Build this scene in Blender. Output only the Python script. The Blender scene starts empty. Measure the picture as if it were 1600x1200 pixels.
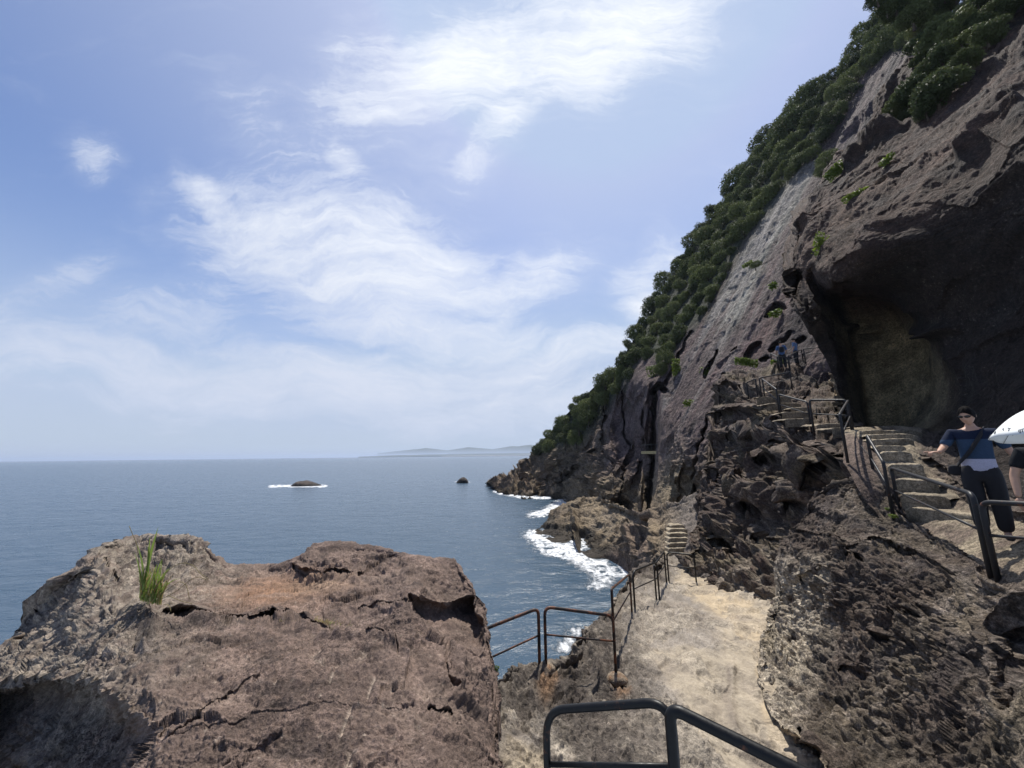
import bpy, bmesh, math, random
import numpy as np
from mathutils import Vector, Matrix, Euler
random.seed(7); RNG = np.random.default_rng(7)
PI = math.pi; rad = math.radians
SC = bpy.context.scene; COL = SC.collection

# ------------------------------------------------------------------ camera, sky, sun, exposure
F = 600.0; PITCH = 10.53; ROLL = -0.64
CAM = Vector((0, 0, 8.0))
cd = bpy.data.cameras.new('camera'); cam = bpy.data.objects.new('camera', cd); COL.objects.link(cam)
cd.sensor_width = 36; cd.lens = 36*F/1600; cd.clip_start = .05; cd.clip_end = 80000
cam.location = CAM
CR = Matrix.Rotation(rad(90+PITCH), 3, 'X') @ Matrix.Rotation(rad(ROLL), 3, 'Z')
cam.rotation_euler = CR.to_euler()
SC.camera = cam
CRn = np.array(CR)

SUN_EL, SUN_AZ = 66.0, 17.0           # azimuth clockwise from the view direction (+Y)
sd = bpy.data.lights.new('sun', 'SUN'); sun = bpy.data.objects.new('sun', sd); COL.objects.link(sun)
sd.energy = 5.0; sd.angle = rad(.5); sd.color = (1, .955, .88)
sdir = Vector((math.sin(rad(SUN_AZ))*math.cos(rad(SUN_EL)), math.cos(rad(SUN_AZ))*math.cos(rad(SUN_EL)), math.sin(rad(SUN_EL))))
sun.rotation_euler = sdir.to_track_quat('Z', 'Y').to_euler()
SC.view_settings.view_transform = 'Standard'; SC.view_settings.look = 'None'
SC.view_settings.exposure = 0.28; SC.view_settings.gamma = 1.0

# node helper
class NT:
    def __init__(s, tree): s.t = tree; s.n = tree.nodes; s.l = tree.links
    def new(s, typ, **kw):
        n = s.n.new(typ)
        for k, v in kw.items(): setattr(n, k, v)
        return n
    def put(s, sock, v):
        if isinstance(v, bpy.types.NodeSocket): s.l.new(v, sock)
        elif v is not None: sock.default_value = v
    def math(s, op, a, b=None, c=None, clamp=False):
        n = s.new('ShaderNodeMath', operation=op, use_clamp=clamp)
        s.put(n.inputs[0], a); s.put(n.inputs[1], b); s.put(n.inputs[2], c); return n.outputs[0]
    def vmath(s, op, a, b=None, out=0):
        n = s.new('ShaderNodeVectorMath', operation=op); s.put(n.inputs[0], a); s.put(n.inputs[1], b)
        return n.outputs['Value'] if op in ('DOT_PRODUCT', 'LENGTH') else n.outputs[0]
    def maprange(s, v, a, b, c, d, interp='SMOOTHSTEP'):
        n = s.new('ShaderNodeMapRange', interpolation_type=interp)
        s.put(n.inputs[0], v)
        for i, x in enumerate((a, b, c, d)): s.put(n.inputs[1+i], x)
        return n.outputs[0]
    def noise(s, vec, scale, detail=4, rough=.55, dist=0, out='Fac'):
        n = s.new('ShaderNodeTexNoise'); s.put(n.inputs['Vector'], vec)
        n.inputs['Scale'].default_value = scale; n.inputs['Detail'].default_value = detail
        n.inputs['Roughness'].default_value = rough; n.inputs['Distortion'].default_value = dist
        return n.outputs[out]
    def mix(s, f, a, b, mode='MIX'):
        n = s.new('ShaderNodeMix', data_type='RGBA', blend_type=mode)
        s.put(n.inputs[0], f); s.put(n.inputs[6], a); s.put(n.inputs[7], b); return n.outputs[2]
    def mapping(s, vec, loc=(0,0,0), rot=(0,0,0), scale=(1,1,1), typ='POINT'):
        n = s.new('ShaderNodeMapping', vector_type=typ); s.put(n.inputs[0], vec)
        n.inputs[1].default_value = loc; n.inputs[2].default_value = rot; n.inputs[3].default_value = scale
        return n.outputs[0]
    def comb(s, x, y, z):
        n = s.new('ShaderNodeCombineXYZ')
        for i, v in enumerate((x, y, z)): s.put(n.inputs[i], v)
        return n.outputs[0]

def build_world():
    w = bpy.data.worlds.new('World'); SC.world = w; w.use_nodes = True
    t = NT(w.node_tree); t.n.clear()
    out = t.new('ShaderNodeOutputWorld'); bg = t.new('ShaderNodeBackground')
    sky = t.new('ShaderNodeTexSky', sky_type='NISHITA', sun_disc=False)
    sky.sun_elevation = rad(SUN_EL); sky.sun_rotation = rad(SUN_AZ)
    sky.air_density = 1.0; sky.dust_density = 1.2; sky.ozone_density = 2.0; sky.altitude = 0
    tc = t.new('ShaderNodeTexCoord'); d = tc.outputs['Generated']
    sep = t.new('ShaderNodeSeparateXYZ'); t.l.new(d, sep.inputs[0])
    # direction -> gnomonic plane about the sky point the place faces
    ax = [Vector(CR.col[i]) for i in range(3)]
    fz = t.math('MAXIMUM', t.vmath('DOT_PRODUCT', d, tuple(-ax[2])), .08)
    u = t.math('DIVIDE', t.vmath('DOT_PRODUCT', d, tuple(ax[0])), fz)
    v = t.math('DIVIDE', t.vmath('DOT_PRODUCT', d, tuple(ax[1])), fz)
    uv = t.comb(u, v, 0.0)
    warp = t.noise(uv, 1.6, 3, .5, out='Color')
    wv = t.vmath('SCALE', t.vmath('SUBTRACT', warp, (.5, .5, .5)), None)
    wv.node.inputs['Scale'].default_value = .34
    uvw = t.vmath('ADD', uv, wv)
    # masks: (px, py, rx, ry, rot degrees, strength)
    blobs = [(790, 90, 430, 125, 20, 1.), (940, 50, 240, 130, 30, 1.), (820, 160, 230, 60, 42, .8), (610, 110, 170, 100, -30, .6), (700, 200, 150, 60, 60, .5),
             (560, 410, 370, 120, -18, 1.0), (360, 320, 130, 42, -38, .85), (790, 450, 200, 75, 25, .8), (260, 500, 300, 80, 10, .65),
             (640, 500, 330, 75, -10, .9), (150, 240, 70, 48, -20, .8), (545, 268, 60, 36, -45, .6), (1000, 410, 110, 50, 35, .7),
             (1000, 480, 90, 50, 30, .95), (880, 560, 230, 60, 10, .95), (450, 590, 640, 80, 0, 1.), (150, 560, 320, 75, -8, .9), (800, 640, 420, 60, 0, .85), (120, 440, 160, 50, 30, .6), (420, 230, 200, 60, -40, .45)]
    acc = None
    for (px, py, rx, ry, rot, st) in blobs:
        m = t.mapping(uvw, ((px-800)/F, (600-py)/F, 0), (0, 0, rad(rot)), (rx/F, ry/F, 1), 'TEXTURE')
        b = t.math('MULTIPLY', t.maprange(t.vmath('LENGTH', m), 1.35, .15, 0., 1.), st)
        acc = b if acc is None else t.math('MAXIMUM', acc, b)
    fine_w = t.vmath('SCALE', t.vmath('SUBTRACT', t.noise(uv, 7., 4, .6, out='Color'), (.5, .5, .5)), None); fine_w.node.inputs['Scale'].default_value = .09
    q = t.vmath('ADD', uvw, fine_w)
    s1 = t.noise(t.mapping(q, (0, 0, 0), (0, 0, rad(-30)), (1.0, 4.2, 1)), 2.4, 13, .70, .3)
    s2 = t.noise(t.mapping(q, (3, 1, 0), (0, 0, rad(28)), (1.0, 4.6, 1)), 3.4, 13, .72, .4)
    s3 = t.noise(t.vmath('ADD', q, (7., 2., 0.)), 2.6, 13, .68, .5)
    s4 = t.noise(t.mapping(q, (5, 5, 0), (0, 0, rad(-62)), (1.2, 9., 1)), 4., 10, .75, .1)
    n = t.math('ADD', t.math('MULTIPLY', s1, .30), t.math('ADD', t.math('MULTIPLY', s2, .28), t.math('ADD', t.math('MULTIPLY', s3, .26), t.math('MULTIPLY', s4, .16))))
    th = t.math('SUBTRACT', .65, t.math('MULTIPLY', acc, .275))
    e = t.math('SUBTRACT', n, th)
    cl = t.math('MULTIPLY', t.math('ADD', t.math('MULTIPLY', t.maprange(e, -.03, .20, 0., 1., 'LINEAR'), .85), t.math('MULTIPLY', t.maprange(e, -.16, .16, 0., 1.), .30)), .95, clamp=True)
    cl = t.math('MULTIPLY', cl, t.maprange(sep.outputs[2], -.01, .05, 0., 1.))
    # graded blue of the clear air and the pale band by the horizon: the air itself
    tint = t.mix(1.0, sky.outputs[0], SKY_TINT, 'MULTIPLY')
    tint = t.vmath('MINIMUM', tint, (3.15, 4.4, 6.9))
    hz = t.maprange(sep.outputs[2], -.05, .52, .95, 0.)
    hzc = t.mix(hz, tint, HZ_COL)
    cg = t.maprange(t.vmath('DOT_PRODUCT', d, tuple(sdir)), .35, 1., 0., 1.)
    ccol = t.mix(cg, CL_LO, CL_HI)
    veil = t.math('MULTIPLY', t.maprange(t.vmath('DOT_PRODUCT', d, tuple(sdir)), .45, .99, 0., 1.), .42)
    c1 = t.mix(veil, hzc, CL_LO)
    t.l.new(t.mix(cl, c1, ccol), bg.inputs[0])
    bg.inputs[1].default_value = .098
    t.l.new(bg.outputs[0], out.inputs[0])
SKY_TINT = (.93, 1.0, 1.2, 1)
HZ_COL = (4.5, 5.2, 6.4, 1)
CL_LO = (5.6, 6.1, 7.3, 1)
CL_HI = (8.4, 8.7, 9.2, 1)
build_world()

# ------------------------------------------------------------------ projection helpers
def ray(px, py):
    px = np.asarray(px, float); py = np.asarray(py, float)
    v = np.stack([(px-800)/F, (600-py)/F, -np.ones_like(px)], -1)
    return v @ CRn.T
def PP(px, py, t): return np.array(CAM) + ray(px, py)*np.asarray(t, float)[..., None]
def P(px, py, t): return Vector(PP(px, py, t).tolist())
def t_at_z(px, py, z):
    return (z-CAM.z)/ray(px, py)[..., 2]
def project(p):
    q = (np.asarray(p, float)-np.array(CAM)) @ CRn
    return 800+F*q[..., 0]/-q[..., 2], 600-F*q[..., 1]/-q[..., 2], -q[..., 2]

# ------------------------------------------------------------------ numpy noise (world space)
def _h(ix, iy, iz, seed):
    h = (ix.astype(np.int64)*374761393 + iy.astype(np.int64)*668265263 + iz.astype(np.int64)*2147483647 + seed*974711) & 0xffffffff
    h = ((h ^ (h >> 13))*1274126177) & 0xffffffff
    h = ((h ^ (h >> 15))*2246822519) & 0xffffffff
    return h ^ (h >> 16)
def perlin(p, seed=0):
    i = np.floor(p).astype(np.int64); f = p-i; w = f*f*f*(f*(f*6-15)+10)
    r = 0
    for dx in (0, 1):
        for dy in (0, 1):
            for dz in (0, 1):
                h = _h(i[:, 0]+dx, i[:, 1]+dy, i[:, 2]+dz, seed)
                gx = (h & 1023)/511.5-1; gy = ((h >> 10) & 1023)/511.5-1; gz = ((h >> 20) & 1023)/511.5-1
                v = gx*(f[:, 0]-dx)+gy*(f[:, 1]-dy)+gz*(f[:, 2]-dz)
                r = r+v*(w[:, 0] if dx else 1-w[:, 0])*(w[:, 1] if dy else 1-w[:, 1])*(w[:, 2] if dz else 1-w[:, 2])
    return r*1.1
def fbm(p, freq, octv=4, seed=0, gain=.5, lac=2.03):
    a = 1; s = 0; q = p*freq
    for o in range(octv): s = s+a*perlin(q, seed+o*17); q = q*lac+3.7; a *= gain
    return s
def ridged(p, freq, octv=4, seed=0, gain=.5):
    a = 1; s = 0; q = p*freq
    for o in range(octv): s = s+a*(1-2.2*np.abs(perlin(q, seed+o*13))); q = q*2.07+1.3; a *= gain
    return s
def worley(p, freq, seed=0):
    q = p*freq; i = np.floor(q).astype(np.int64); f = q-i
    d1 = np.full(len(p), 9.); d2 = np.full(len(p), 9.); cid = np.zeros(len(p))
    for dx in (-1, 0, 1):
        for dy in (-1, 0, 1):
            for dz in (-1, 0, 1):
                h = _h(i[:, 0]+dx, i[:, 1]+dy, i[:, 2]+dz, seed)
                d = np.sqrt((dx+(h & 1023)/1023.-f[:, 0])**2+(dy+((h >> 10) & 1023)/1023.-f[:, 1])**2+(dz+((h >> 20) & 1023)/1023.-f[:, 2])**2)
                c = d < d1
                d2 = np.where(c, d1, np.minimum(d2, d)); cid = np.where(c, (h % 997)/997., cid); d1 = np.where(c, d, d1)
    return d1, d2, cid
def facet(p, freq, seed=0, warp=.25):
    q = p*freq; q = q+warp*np.stack([fbm(q, .8, 2, seed+1), fbm(q, .8, 2, seed+2), fbm(q, .8, 2, seed+3)], 1)
    i = np.floor(q).astype(np.int64); f = q-i; d1 = np.full(len(p), 9.); d2 = d1.copy(); val = np.zeros(len(p))
    for dx in (-1, 0, 1):
        for dy in (-1, 0, 1):
            for dz in (-1, 0, 1):
                h = _h(i[:, 0]+dx, i[:, 1]+dy, i[:, 2]+dz, seed); o = np.stack([dx+(h & 1023)/1023.-f[:, 0], dy+((h >> 10) & 1023)/1023.-f[:, 1], dz+((h >> 20) & 1023)/1023.-f[:, 2]], 1)
                d = np.sqrt((o*o).sum(1)); g = _h(i[:, 0]+dx, i[:, 1]+dy, i[:, 2]+dz, seed+99); gv = np.stack([(g & 1023)/511.5-1, ((g >> 10) & 1023)/511.5-1, ((g >> 20) & 1023)/511.5-1], 1)
                c = d < d1; d2 = np.where(c, d1, np.minimum(d2, d)); val = np.where(c, (o*gv).sum(1)*.9+((h % 997)/997.-.5)*.35, val); d1 = np.where(c, d, d1)
    return val-.12*sstep(d2-d1, .07, 0.)
def sstep(x, a, b):
    t = np.clip((x-a)/(b-a), 0, 1); return t*t*(3-2*t)
def seg_dist(px, py, pts):
    d = np.full(px.shape, 1e9); par = np.zeros(px.shape); L = 0
    for (x0, y0), (x1, y1) in zip(pts[:-1], pts[1:]):
        vx, vy = x1-x0, y1-y0; l2 = vx*vx+vy*vy+1e-9
        t = np.clip(((px-x0)*vx+(py-y0)*vy)/l2, 0, 1)
        dd = np.hypot(px-x0-t*vx, py-y0-t*vy); c = dd < d
        d = np.where(c, dd, d)
    return d
def poly_sd(px, py, pts):
    """signed distance, positive inside"""
    d = seg_dist(px, py, pts+[pts[0]]); ins = np.zeros(px.shape, bool)
    n = len(pts)
    for k in range(n):
        x0, y0 = pts[k]; x1, y1 = pts[(k+1) % n]
        if y0 == y1: continue
        c = ((y0 > py) != (y1 > py)) & (px < (x1-x0)*(py-y0)/(y1-y0)+x0)
        ins ^= c
    return np.where(ins, d, -d)
def pmask(px, py, pts, soft=8): return sstep(poly_sd(px, py, pts), -soft, soft)
def blob(px, py, cx, cy, rx, ry, rot=0):
    c, s = math.cos(rad(rot)), math.sin(rad(rot)); x = px-cx; y = py-cy
    return np.exp(-(((x*c+y*s)/rx)**2+((-x*s+y*c)/ry)**2))

# ------------------------------------------------------------------ tagging
def tag(o, label=None, cat=None, group=None, kind=None):
    if label: o['label'] = label
    if cat: o['category'] = cat
    if group: o['group'] = group
    if kind: o['kind'] = kind
    return o
def mesh_obj(name, verts, faces, mat=None, parent=None, smooth=True):
    me = bpy.data.meshes.new(name); me.from_pydata([tuple(v) for v in verts], [], [tuple(f) for f in faces])
    if smooth: me.shade_smooth()
    if mat: me.materials.append(mat)
    o = bpy.data.objects.new(name, me); COL.objects.link(o); o.parent = parent
    return o
def grid_obj(name, V, mat, wrap=False, parent=None):
    """V: (nx, ny, 3) array"""
    nx, ny = V.shape[:2]
    me = bpy.data.meshes.new(name)
    me.vertices.add(nx*ny); me.vertices.foreach_set('co', V.reshape(-1).astype(np.float32))
    i = np.arange(nx*ny).reshape(nx, ny)
    q = np.stack([i[:-1, :-1], i[:-1, 1:], i[1:, 1:], i[1:, :-1]], -1).reshape(-1, 4)
    me.loops.add(q.size); me.loops.foreach_set('vertex_index', q.reshape(-1).astype(np.int32))
    me.polygons.add(len(q)); me.polygons.foreach_set('loop_start', np.arange(0, q.size, 4, dtype=np.int32))
    me.update(calc_edges=True); me.shade_smooth()
    me.materials.append(mat)
    o = bpy.data.objects.new(name, me); COL.objects.link(o); o.parent = parent
    return o
def set_col(o, C, name='col'):
    a = o.data.color_attributes.new(name, 'FLOAT_COLOR', 'POINT')
    C = C.reshape(-1, C.shape[-1])
    if C.shape[1] == 3: C = np.concatenate([C, np.ones((len(C), 1))], 1)
    a.data.foreach_set('color', C.astype(np.float32).reshape(-1))

# ------------------------------------------------------------------ materials
def new_mat(name):
    m = bpy.data.materials.new(name); m.use_nodes = True; t = NT(m.node_tree)
    b = t.n['Principled BSDF']; return m, t, b
def rock_mat(name, fine=28., speck=.35, bump=.5, bdist=.02, rough=.86, pit=0., coarse=2.2, spec=.25, weather=.5):
    m, t, b = new_mat(name)
    g = t.new('ShaderNodeNewGeometry').outputs['Position']
    an = t.new('ShaderNodeAttribute', attribute_name='col'); at = an.outputs['Color']; al = an.outputs['Alpha']
    n1 = t.noise(g, coarse, 9, .66, .4); n2 = t.noise(g, fine, 5, .75); n3 = t.noise(g, fine*3.3, 3, .7)
    n4 = t.noise(g, fine*.28, 6, .7, .25)
    f1 = t.maprange(n1, .32, .68, 1-weather*.8, 1+weather*.8, 'LINEAR')
    f2 = t.maprange(n2, .40, .62, 1-speck*1.25, 1+speck*1.6, 'LINEAR')
    f3 = t.maprange(n3, .38, .64, 1-speck*.9, 1+speck*1.2, 'LINEAR')
    f4 = t.maprange(n4, .36, .64, 1-speck*.9, 1+speck*.9, 'LINEAR')
    f = t.math('MULTIPLY', t.math('MULTIPLY', f1, f4), t.math('MULTIPLY', f2, f3))
    f = t.math('ADD', 1., t.math('MULTIPLY', t.math('SUBTRACT', f, 1.), al))
    c = t.vmath('SCALE', at, None); t.put(c.node.inputs['Scale'], f)
    fl = t.math('MULTIPLY', t.maprange(n2, .60, .68, 0., 1.), t.maprange(n1, .46, .6, .1, .6))
    fl = t.math('MULTIPLY', fl, al)
    c = t.mix(fl, c, (.36, .32, .27, 1))
    t.put(b.inputs['Base Color'], c); b.inputs['Roughness'].default_value = rough
    b.inputs['Specular IOR Level'].default_value = spec
    h = t.math('ADD', t.math('MULTIPLY', n2, .9), t.math('MULTIPLY', n3, .35))
    h = t.math('ADD', h, t.math('ADD', t.math('MULTIPLY', n1, 1.0), t.math('MULTIPLY', n4, 1.9)))
    if pit:
        wv = t.vmath('SCALE', t.noise(g, fine*.2, 3, out='Color'), None); wv.node.inputs['Scale'].default_value = 6/fine
        v2 = t.new('ShaderNodeTexVoronoi'); t.put(v2.inputs['Vector'], t.vmath('ADD', g, wv))
        v2.inputs['Scale'].default_value = fine*.55
        h = t.math('ADD', h, t.math('MULTIPLY', t.maprange(v2.outputs['Distance'], .05, .5, 0., 1.), pit))
    bp = t.new('ShaderNodeBump'); bp.inputs['Strength'].default_value = min(1, bump*1.5); bp.inputs['Distance'].default_value = bdist*1.5
    t.put(bp.inputs['Height'], t.math('MULTIPLY', h, t.math('ADD', .15, t.math('MULTIPLY', al, .85)))); t.put(b.inputs['Normal'], bp.outputs[0])
    return m
def plain_mat(name, col, rough=.6, metal=0., nscale=0, namp=.2, bump=0., spec=.5, bdist=.002):
    m, t, b = new_mat(name)
    tc = t.new('ShaderNodeTexCoord').outputs['Object']
    if nscale:
        n = t.noise(tc, nscale, 5, .6)
        f = t.maprange(n, .3, .7, 1-namp, 1+namp, 'LINEAR')
        c = t.vmath('SCALE', tuple(col[:3]), None); t.put(c.node.inputs['Scale'], f); t.put(b.inputs['Base Color'], c)
        if bump:
            bp = t.new('ShaderNodeBump'); bp.inputs['Strength'].default_value = bump; bp.inputs['Distance'].default_value = bdist
            t.put(bp.inputs['Height'], n); t.put(b.inputs['Normal'], bp.outputs[0])
    else: b.inputs['Base Color'].default_value = (*col[:3], 1)
    b.inputs['Roughness'].default_value = rough; b.inputs['Metallic'].default_value = metal
    b.inputs['Specular IOR Level'].default_value = spec
    return m
def leaf_mat(name, col, var=.35, rough=.55, trans=.25, spec=.3):
    m, t, b = new_mat(name)
    oi = t.new('ShaderNodeObjectInfo').outputs['Random']
    g = t.new('ShaderNodeNewGeometry').outputs['Position']
    n = t.noise(g, 1.3, 3); n2 = t.noise(g, 9., 2)
    f = t.math('ADD', t.math('MULTIPLY', t.math('SUBTRACT', oi, .5), var*1.3), t.math('ADD', t.math('MULTIPLY', n, var*1.6), t.math('MULTIPLY', n2, var*1.2)))
    f = t.math('ADD', f, 1-var*1.3)
    c = t.vmath('SCALE', tuple(col), None); t.put(c.node.inputs['Scale'], f)
    c = t.mix(t.math('MULTIPLY', oi, .35), c, (col[0]*1.5, col[1]*1.05, col[2]*.6, 1))
    t.put(b.inputs['Base Color'], c); b.inputs['Roughness'].default_value = rough
    b.inputs['Specular IOR Level'].default_value = spec
    if trans:
        tr = t.new('ShaderNodeBsdfTranslucent'); t.put(tr.inputs[0], c)
        mx = t.new('ShaderNodeMixShader'); mx.inputs[0].default_value = trans
        out = t.n['Material Output']; t.l.new(b.outputs[0], mx.inputs[1]); t.l.new(tr.outputs[0], mx.inputs[2]); t.l.new(mx.outputs[0], out.inputs[0])
    return m

# ------------------------------------------------------------------ rock masses
MASS = {}
class TPS:
    def __init__(s, ctrl, lam=1e-3):
        X = []; Y = []
        for c in ctrl:
            px, py, t = c[:3]
            if t is None: t = float(t_at_z(px, py, c[3]))
            X.append((px/300., py/300.)); Y.append(math.log(max(t, .3)))
        s.X = np.array(X); n = len(X)
        K = s.k(s.X); A = np.zeros((n+3, n+3)); A[:n, :n] = K+lam*np.eye(n)
        Q = np.c_[np.ones(n), s.X]; A[:n, n:] = Q; A[n:, :n] = Q.T
        s.w = np.linalg.solve(A, np.r_[np.array(Y), 0, 0, 0])
    def k(s, q):
        d2 = ((q[:, None, :]-s.X[None])**2).sum(-1); return .5*d2*np.log(d2+1e-12)
    def __call__(s, px, py):
        sh = np.shape(px); q = np.c_[np.ravel(px), np.ravel(py)]/300.
        n = len(s.X); out = np.empty(len(q))
        for a in range(0, len(q), 60000):
            b = q[a:a+60000]; out[a:a+60000] = s.k(b) @ s.w[:n]+s.w[n]+b @ s.w[n+1:]
        return np.exp(out).reshape(sh)
def blur(V, k):
    for ax in (0, 1):
        q = np.pad(V, [(k, k) if i == ax else (0, 0) for i in range(3)], mode='reflect', reflect_type='odd'); c = np.cumsum(q, axis=ax); n = V.shape[ax]
        z = np.zeros_like(np.take(c, [0], axis=ax)); c = np.concatenate([z, c], ax)
        V = (np.take(c, range(2*k+1, 2*k+1+n), axis=ax)-np.take(c, range(0, n), axis=ax))/(2*k+1)
    return V
def pn(px, py, s, seed=0, o=3): return fbm(np.stack([np.ravel(px)/s, np.ravel(py)/s, np.zeros(np.size(px))+seed*7.3], 1), 1., o, seed).reshape(np.shape(px))
def cuts(T, px, py, lst, wob=3.):
    wx = px+wob*pn(px, py, 16., 1); wy = py+wob*pn(px, py, 16., 2)
    for pts, w, dep in lst:
        d = seg_dist(wx, wy, pts); T = T+dep*sstep(d, w, w*.35)
    return T
def normals(V):
    dx = np.gradient(V, axis=0); dy = np.gradient(V, axis=1)
    n = np.cross(dy, dx); n /= np.linalg.norm(n, axis=-1, keepdims=True)+1e-12
    return n
def mass(name, top, bot, ctrl, step, disp, mat, colf, back=(6, 5), kind='structure', label=None, cat=None, nb=14, tfix=None):
    tx = np.array([p[0] for p in top], float); ty = np.array([p[1] for p in top], float)
    bx = np.array([p[0] for p in bot], float); by = np.array([p[1] for p in bot], float)
    xs = np.linspace(tx[0], tx[-1], int((tx[-1]-tx[0])*2)); yt = np.interp(xs, tx, ty)
    al = np.r_[0, np.cumsum(np.hypot(np.diff(xs), np.diff(yt)*.6))]
    nx = int(al[-1]/step); u = np.interp(np.linspace(0, al[-1], nx), al, xs)
    yt = np.interp(u, tx, ty); yb = np.interp(u, bx, by)
    ny = int(np.max(yb-yt)/step); s = np.linspace(0, 1, ny)[None, :]
    PX = np.repeat(u[:, None], ny, 1); PY = yb[:, None]*(1-s)+yt[:, None]*s
    f = TPS(ctrl); T = f(PX, PY)
    if tfix is not None: T = tfix(T, PX, PY)
    V = PP(PX, PY, T)
    # the far side: the surface rolls over its crest and runs away and down
    e = V[:, -1]; h = e[:, :2]-np.array(CAM)[:2]; h /= np.linalg.norm(h, axis=1, keepdims=True)
    k = (np.arange(1, nb+1)/nb)[None, :, None]**1.5
    B = np.empty((nx, nb, 3)); B[..., :2] = e[:, None, :2]+h[:, None]*back[0]*k; B[..., 2:] = e[:, None, 2:]-back[1]*k**1.4
    V = np.concatenate([V, B], 1); PX = np.concatenate([PX, np.repeat(PX[:, -1:], nb, 1)], 1)
    PY = np.concatenate([PY, np.repeat(PY[:, -1:], nb, 1)], 1)
    N = normals(blur(V, 9)); p = V.reshape(-1, 3); shp = PX.shape
    d = disp(p, PX.ravel(), PY.ravel(), N.reshape(-1, 3)).reshape(shp)
    V2 = V+N*d[..., None]
    o = grid_obj(name, V2, mat); tag(o, label, cat, kind=kind)
    N2 = normals(V2)
    C = colf(V2.reshape(-1, 3), PX.ravel(), PY.ravel(), d.ravel(), N2.reshape(-1, 3))
    set_col(o, np.clip(C, .004, .9))
    MASS[name] = (f, tfix)
    return o
def depth_of(name, px, py):
    f, fx = MASS[name]; t = f(np.array([float(px)]), np.array([float(py)]))
    if fx: t = fx(t, np.array([float(px)]), np.array([float(py)]))
    return float(t[0])
def lerp(a, b, f): 
    f = np.asarray(f)[..., None]; return np.asarray(a)*(1-f)+np.asarray(b)*f
def cracks(px, py, lst):
    """lst of (points, width px, depth m)"""
    d = 0
    for pts, w, dep in lst:
        d = d-dep*np.exp(-(seg_dist(px+0., py+0., pts)/w)**2)
    return d
#%%SCENE
# ------------------------------------------------------------------ sea
def build_sea():
    r = np.r_[0, np.geomspace(4, 200, 420), np.geomspace(205, 27000, 110)]
    a = np.linspace(rad(-64), rad(50), 700)
    R, A = np.meshgrid(r, a, indexing='ij')
    X = R*np.sin(A); Y = R*np.cos(A)
    p = np.stack([X.ravel(), Y.ravel(), np.zeros(X.size)], 1)
    fade = np.clip(1-R.ravel()/150, 0, 1)
    z = fade*(.09*fbm(p*np.array([.55, 1., 1]), .16, 2, 3)+.07*fbm(p*np.array([.6, 1, 1]), .5, 3, 9))
    V = np.stack([X, Y, z.reshape(X.shape)], -1)
    # foam where the swell breaks against the rocks
    PX, PY, T = project(V.reshape(-1, 3))
    T = np.where(T < .5, 1e9, T)
    wx = PX+4*fbm(p, .5, 3, 5); wy = PY+2*fbm(p, .5, 3, 6)
    fo = np.zeros(len(PX))
    def shore(pts, w, s=1.): 
        nonlocal fo
        fo = np.maximum(fo, s*np.exp(-(seg_dist(wx, wy*2.2, [(x, y*2.2) for x, y in pts])/w)**2))
    shore([(774, 768), (785, 771), (812, 776), (845, 778), (878, 776)], 6, 1.)
    shore([(884, 782), (872, 790), (855, 800), (836, 804)], 15, .95)
    shore([(830, 832), (818, 836)], 14, .45)
    shore([(838, 836), (852, 848), (866, 856), (886, 856), (898, 848), (898, 862)], 22, 1.1)
    shore([(850, 858), (880, 866), (902, 872), (925, 880), (948, 880)], 18, 1.)
    shore([(905, 876), (930, 890), (945, 900), (935, 915)], 22, .75)
    shore([(950, 890), (965, 893), (985, 888)], 26, .95)
    shore([(900, 985), (890, 1000), (880, 1015)], 18, .7)
    shore([(424, 760), (440, 759.5), (508, 759.5)], 5, 1.1)
    shore([(712, 753), (733, 753)], 3, .6)
    mott = 1-np.clip(np.abs(fbm(p*np.array([1, .7, 1]), .9, 4, 21))*2.0, 0, 1)
    C = np.zeros((len(PX), 3)); C[:, 0] = np.clip(fo*(0.45+.9*mott), 0, .85)
    m, t, b = new_mat('sea_water')
    g = t.new('ShaderNodeNewGeometry').outputs['Position']
    fa = t.new('ShaderNodeAttribute', attribute_name='col').outputs['Color']
    sp = t.new('ShaderNodeSeparateColor'); t.l.new(fa, sp.inputs[0])
    fn = t.noise(t.mapping(g, scale=(1, .7, 1)), 1.9, 10, .78, 1.4)
    foam = t.maprange(t.math('ADD', sp.outputs[0], t.math('MULTIPLY', t.math('SUBTRACT', fn, .5), 2.4)), .36, .95, 0., 1.)
    gs = t.mapping(g, scale=(.55, 1.0, 1))
    w1 = t.noise(gs, .12, 4, .6); w2 = t.noise(gs, .75, 6, .65, .3); w3 = t.noise(gs, 3.2, 5, .65)
    big = t.noise(t.mapping(g, scale=(.25, 1, 1)), .012, 4, .6)
    deep = t.mix(big, (.028, .056, .090, 1), (.046, .080, .115, 1))
    c = t.mix(foam, deep, (.78, .8, .82, 1)); t.put(b.inputs['Base Color'], c)
    rr = t.math('ADD', t.math('MULTIPLY', foam, .5), t.maprange(w2, .3, .7, .16, .32, 'LINEAR')); t.put(b.inputs['Roughness'], rr)
    b.inputs['IOR'].default_value = 1.33
    h = t.math('ADD', t.math('MULTIPLY', w1, 1.6), t.math('ADD', t.math('MULTIPLY', w2, .8), t.math('MULTIPLY', w3, .16)))
    h = t.math('ADD', h, t.math('MULTIPLY', foam, .35))
    bp = t.new('ShaderNodeBump'); bp.inputs['Strength'].default_value = .75; bp.inputs['Distance'].default_value = .42
    t.put(bp.inputs['Height'], h); t.put(b.inputs['Normal'], bp.outputs[0])
    o = grid_obj('sea', V, m); tag(o, kind='structure'); set_col(o, C)
build_sea()

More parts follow.
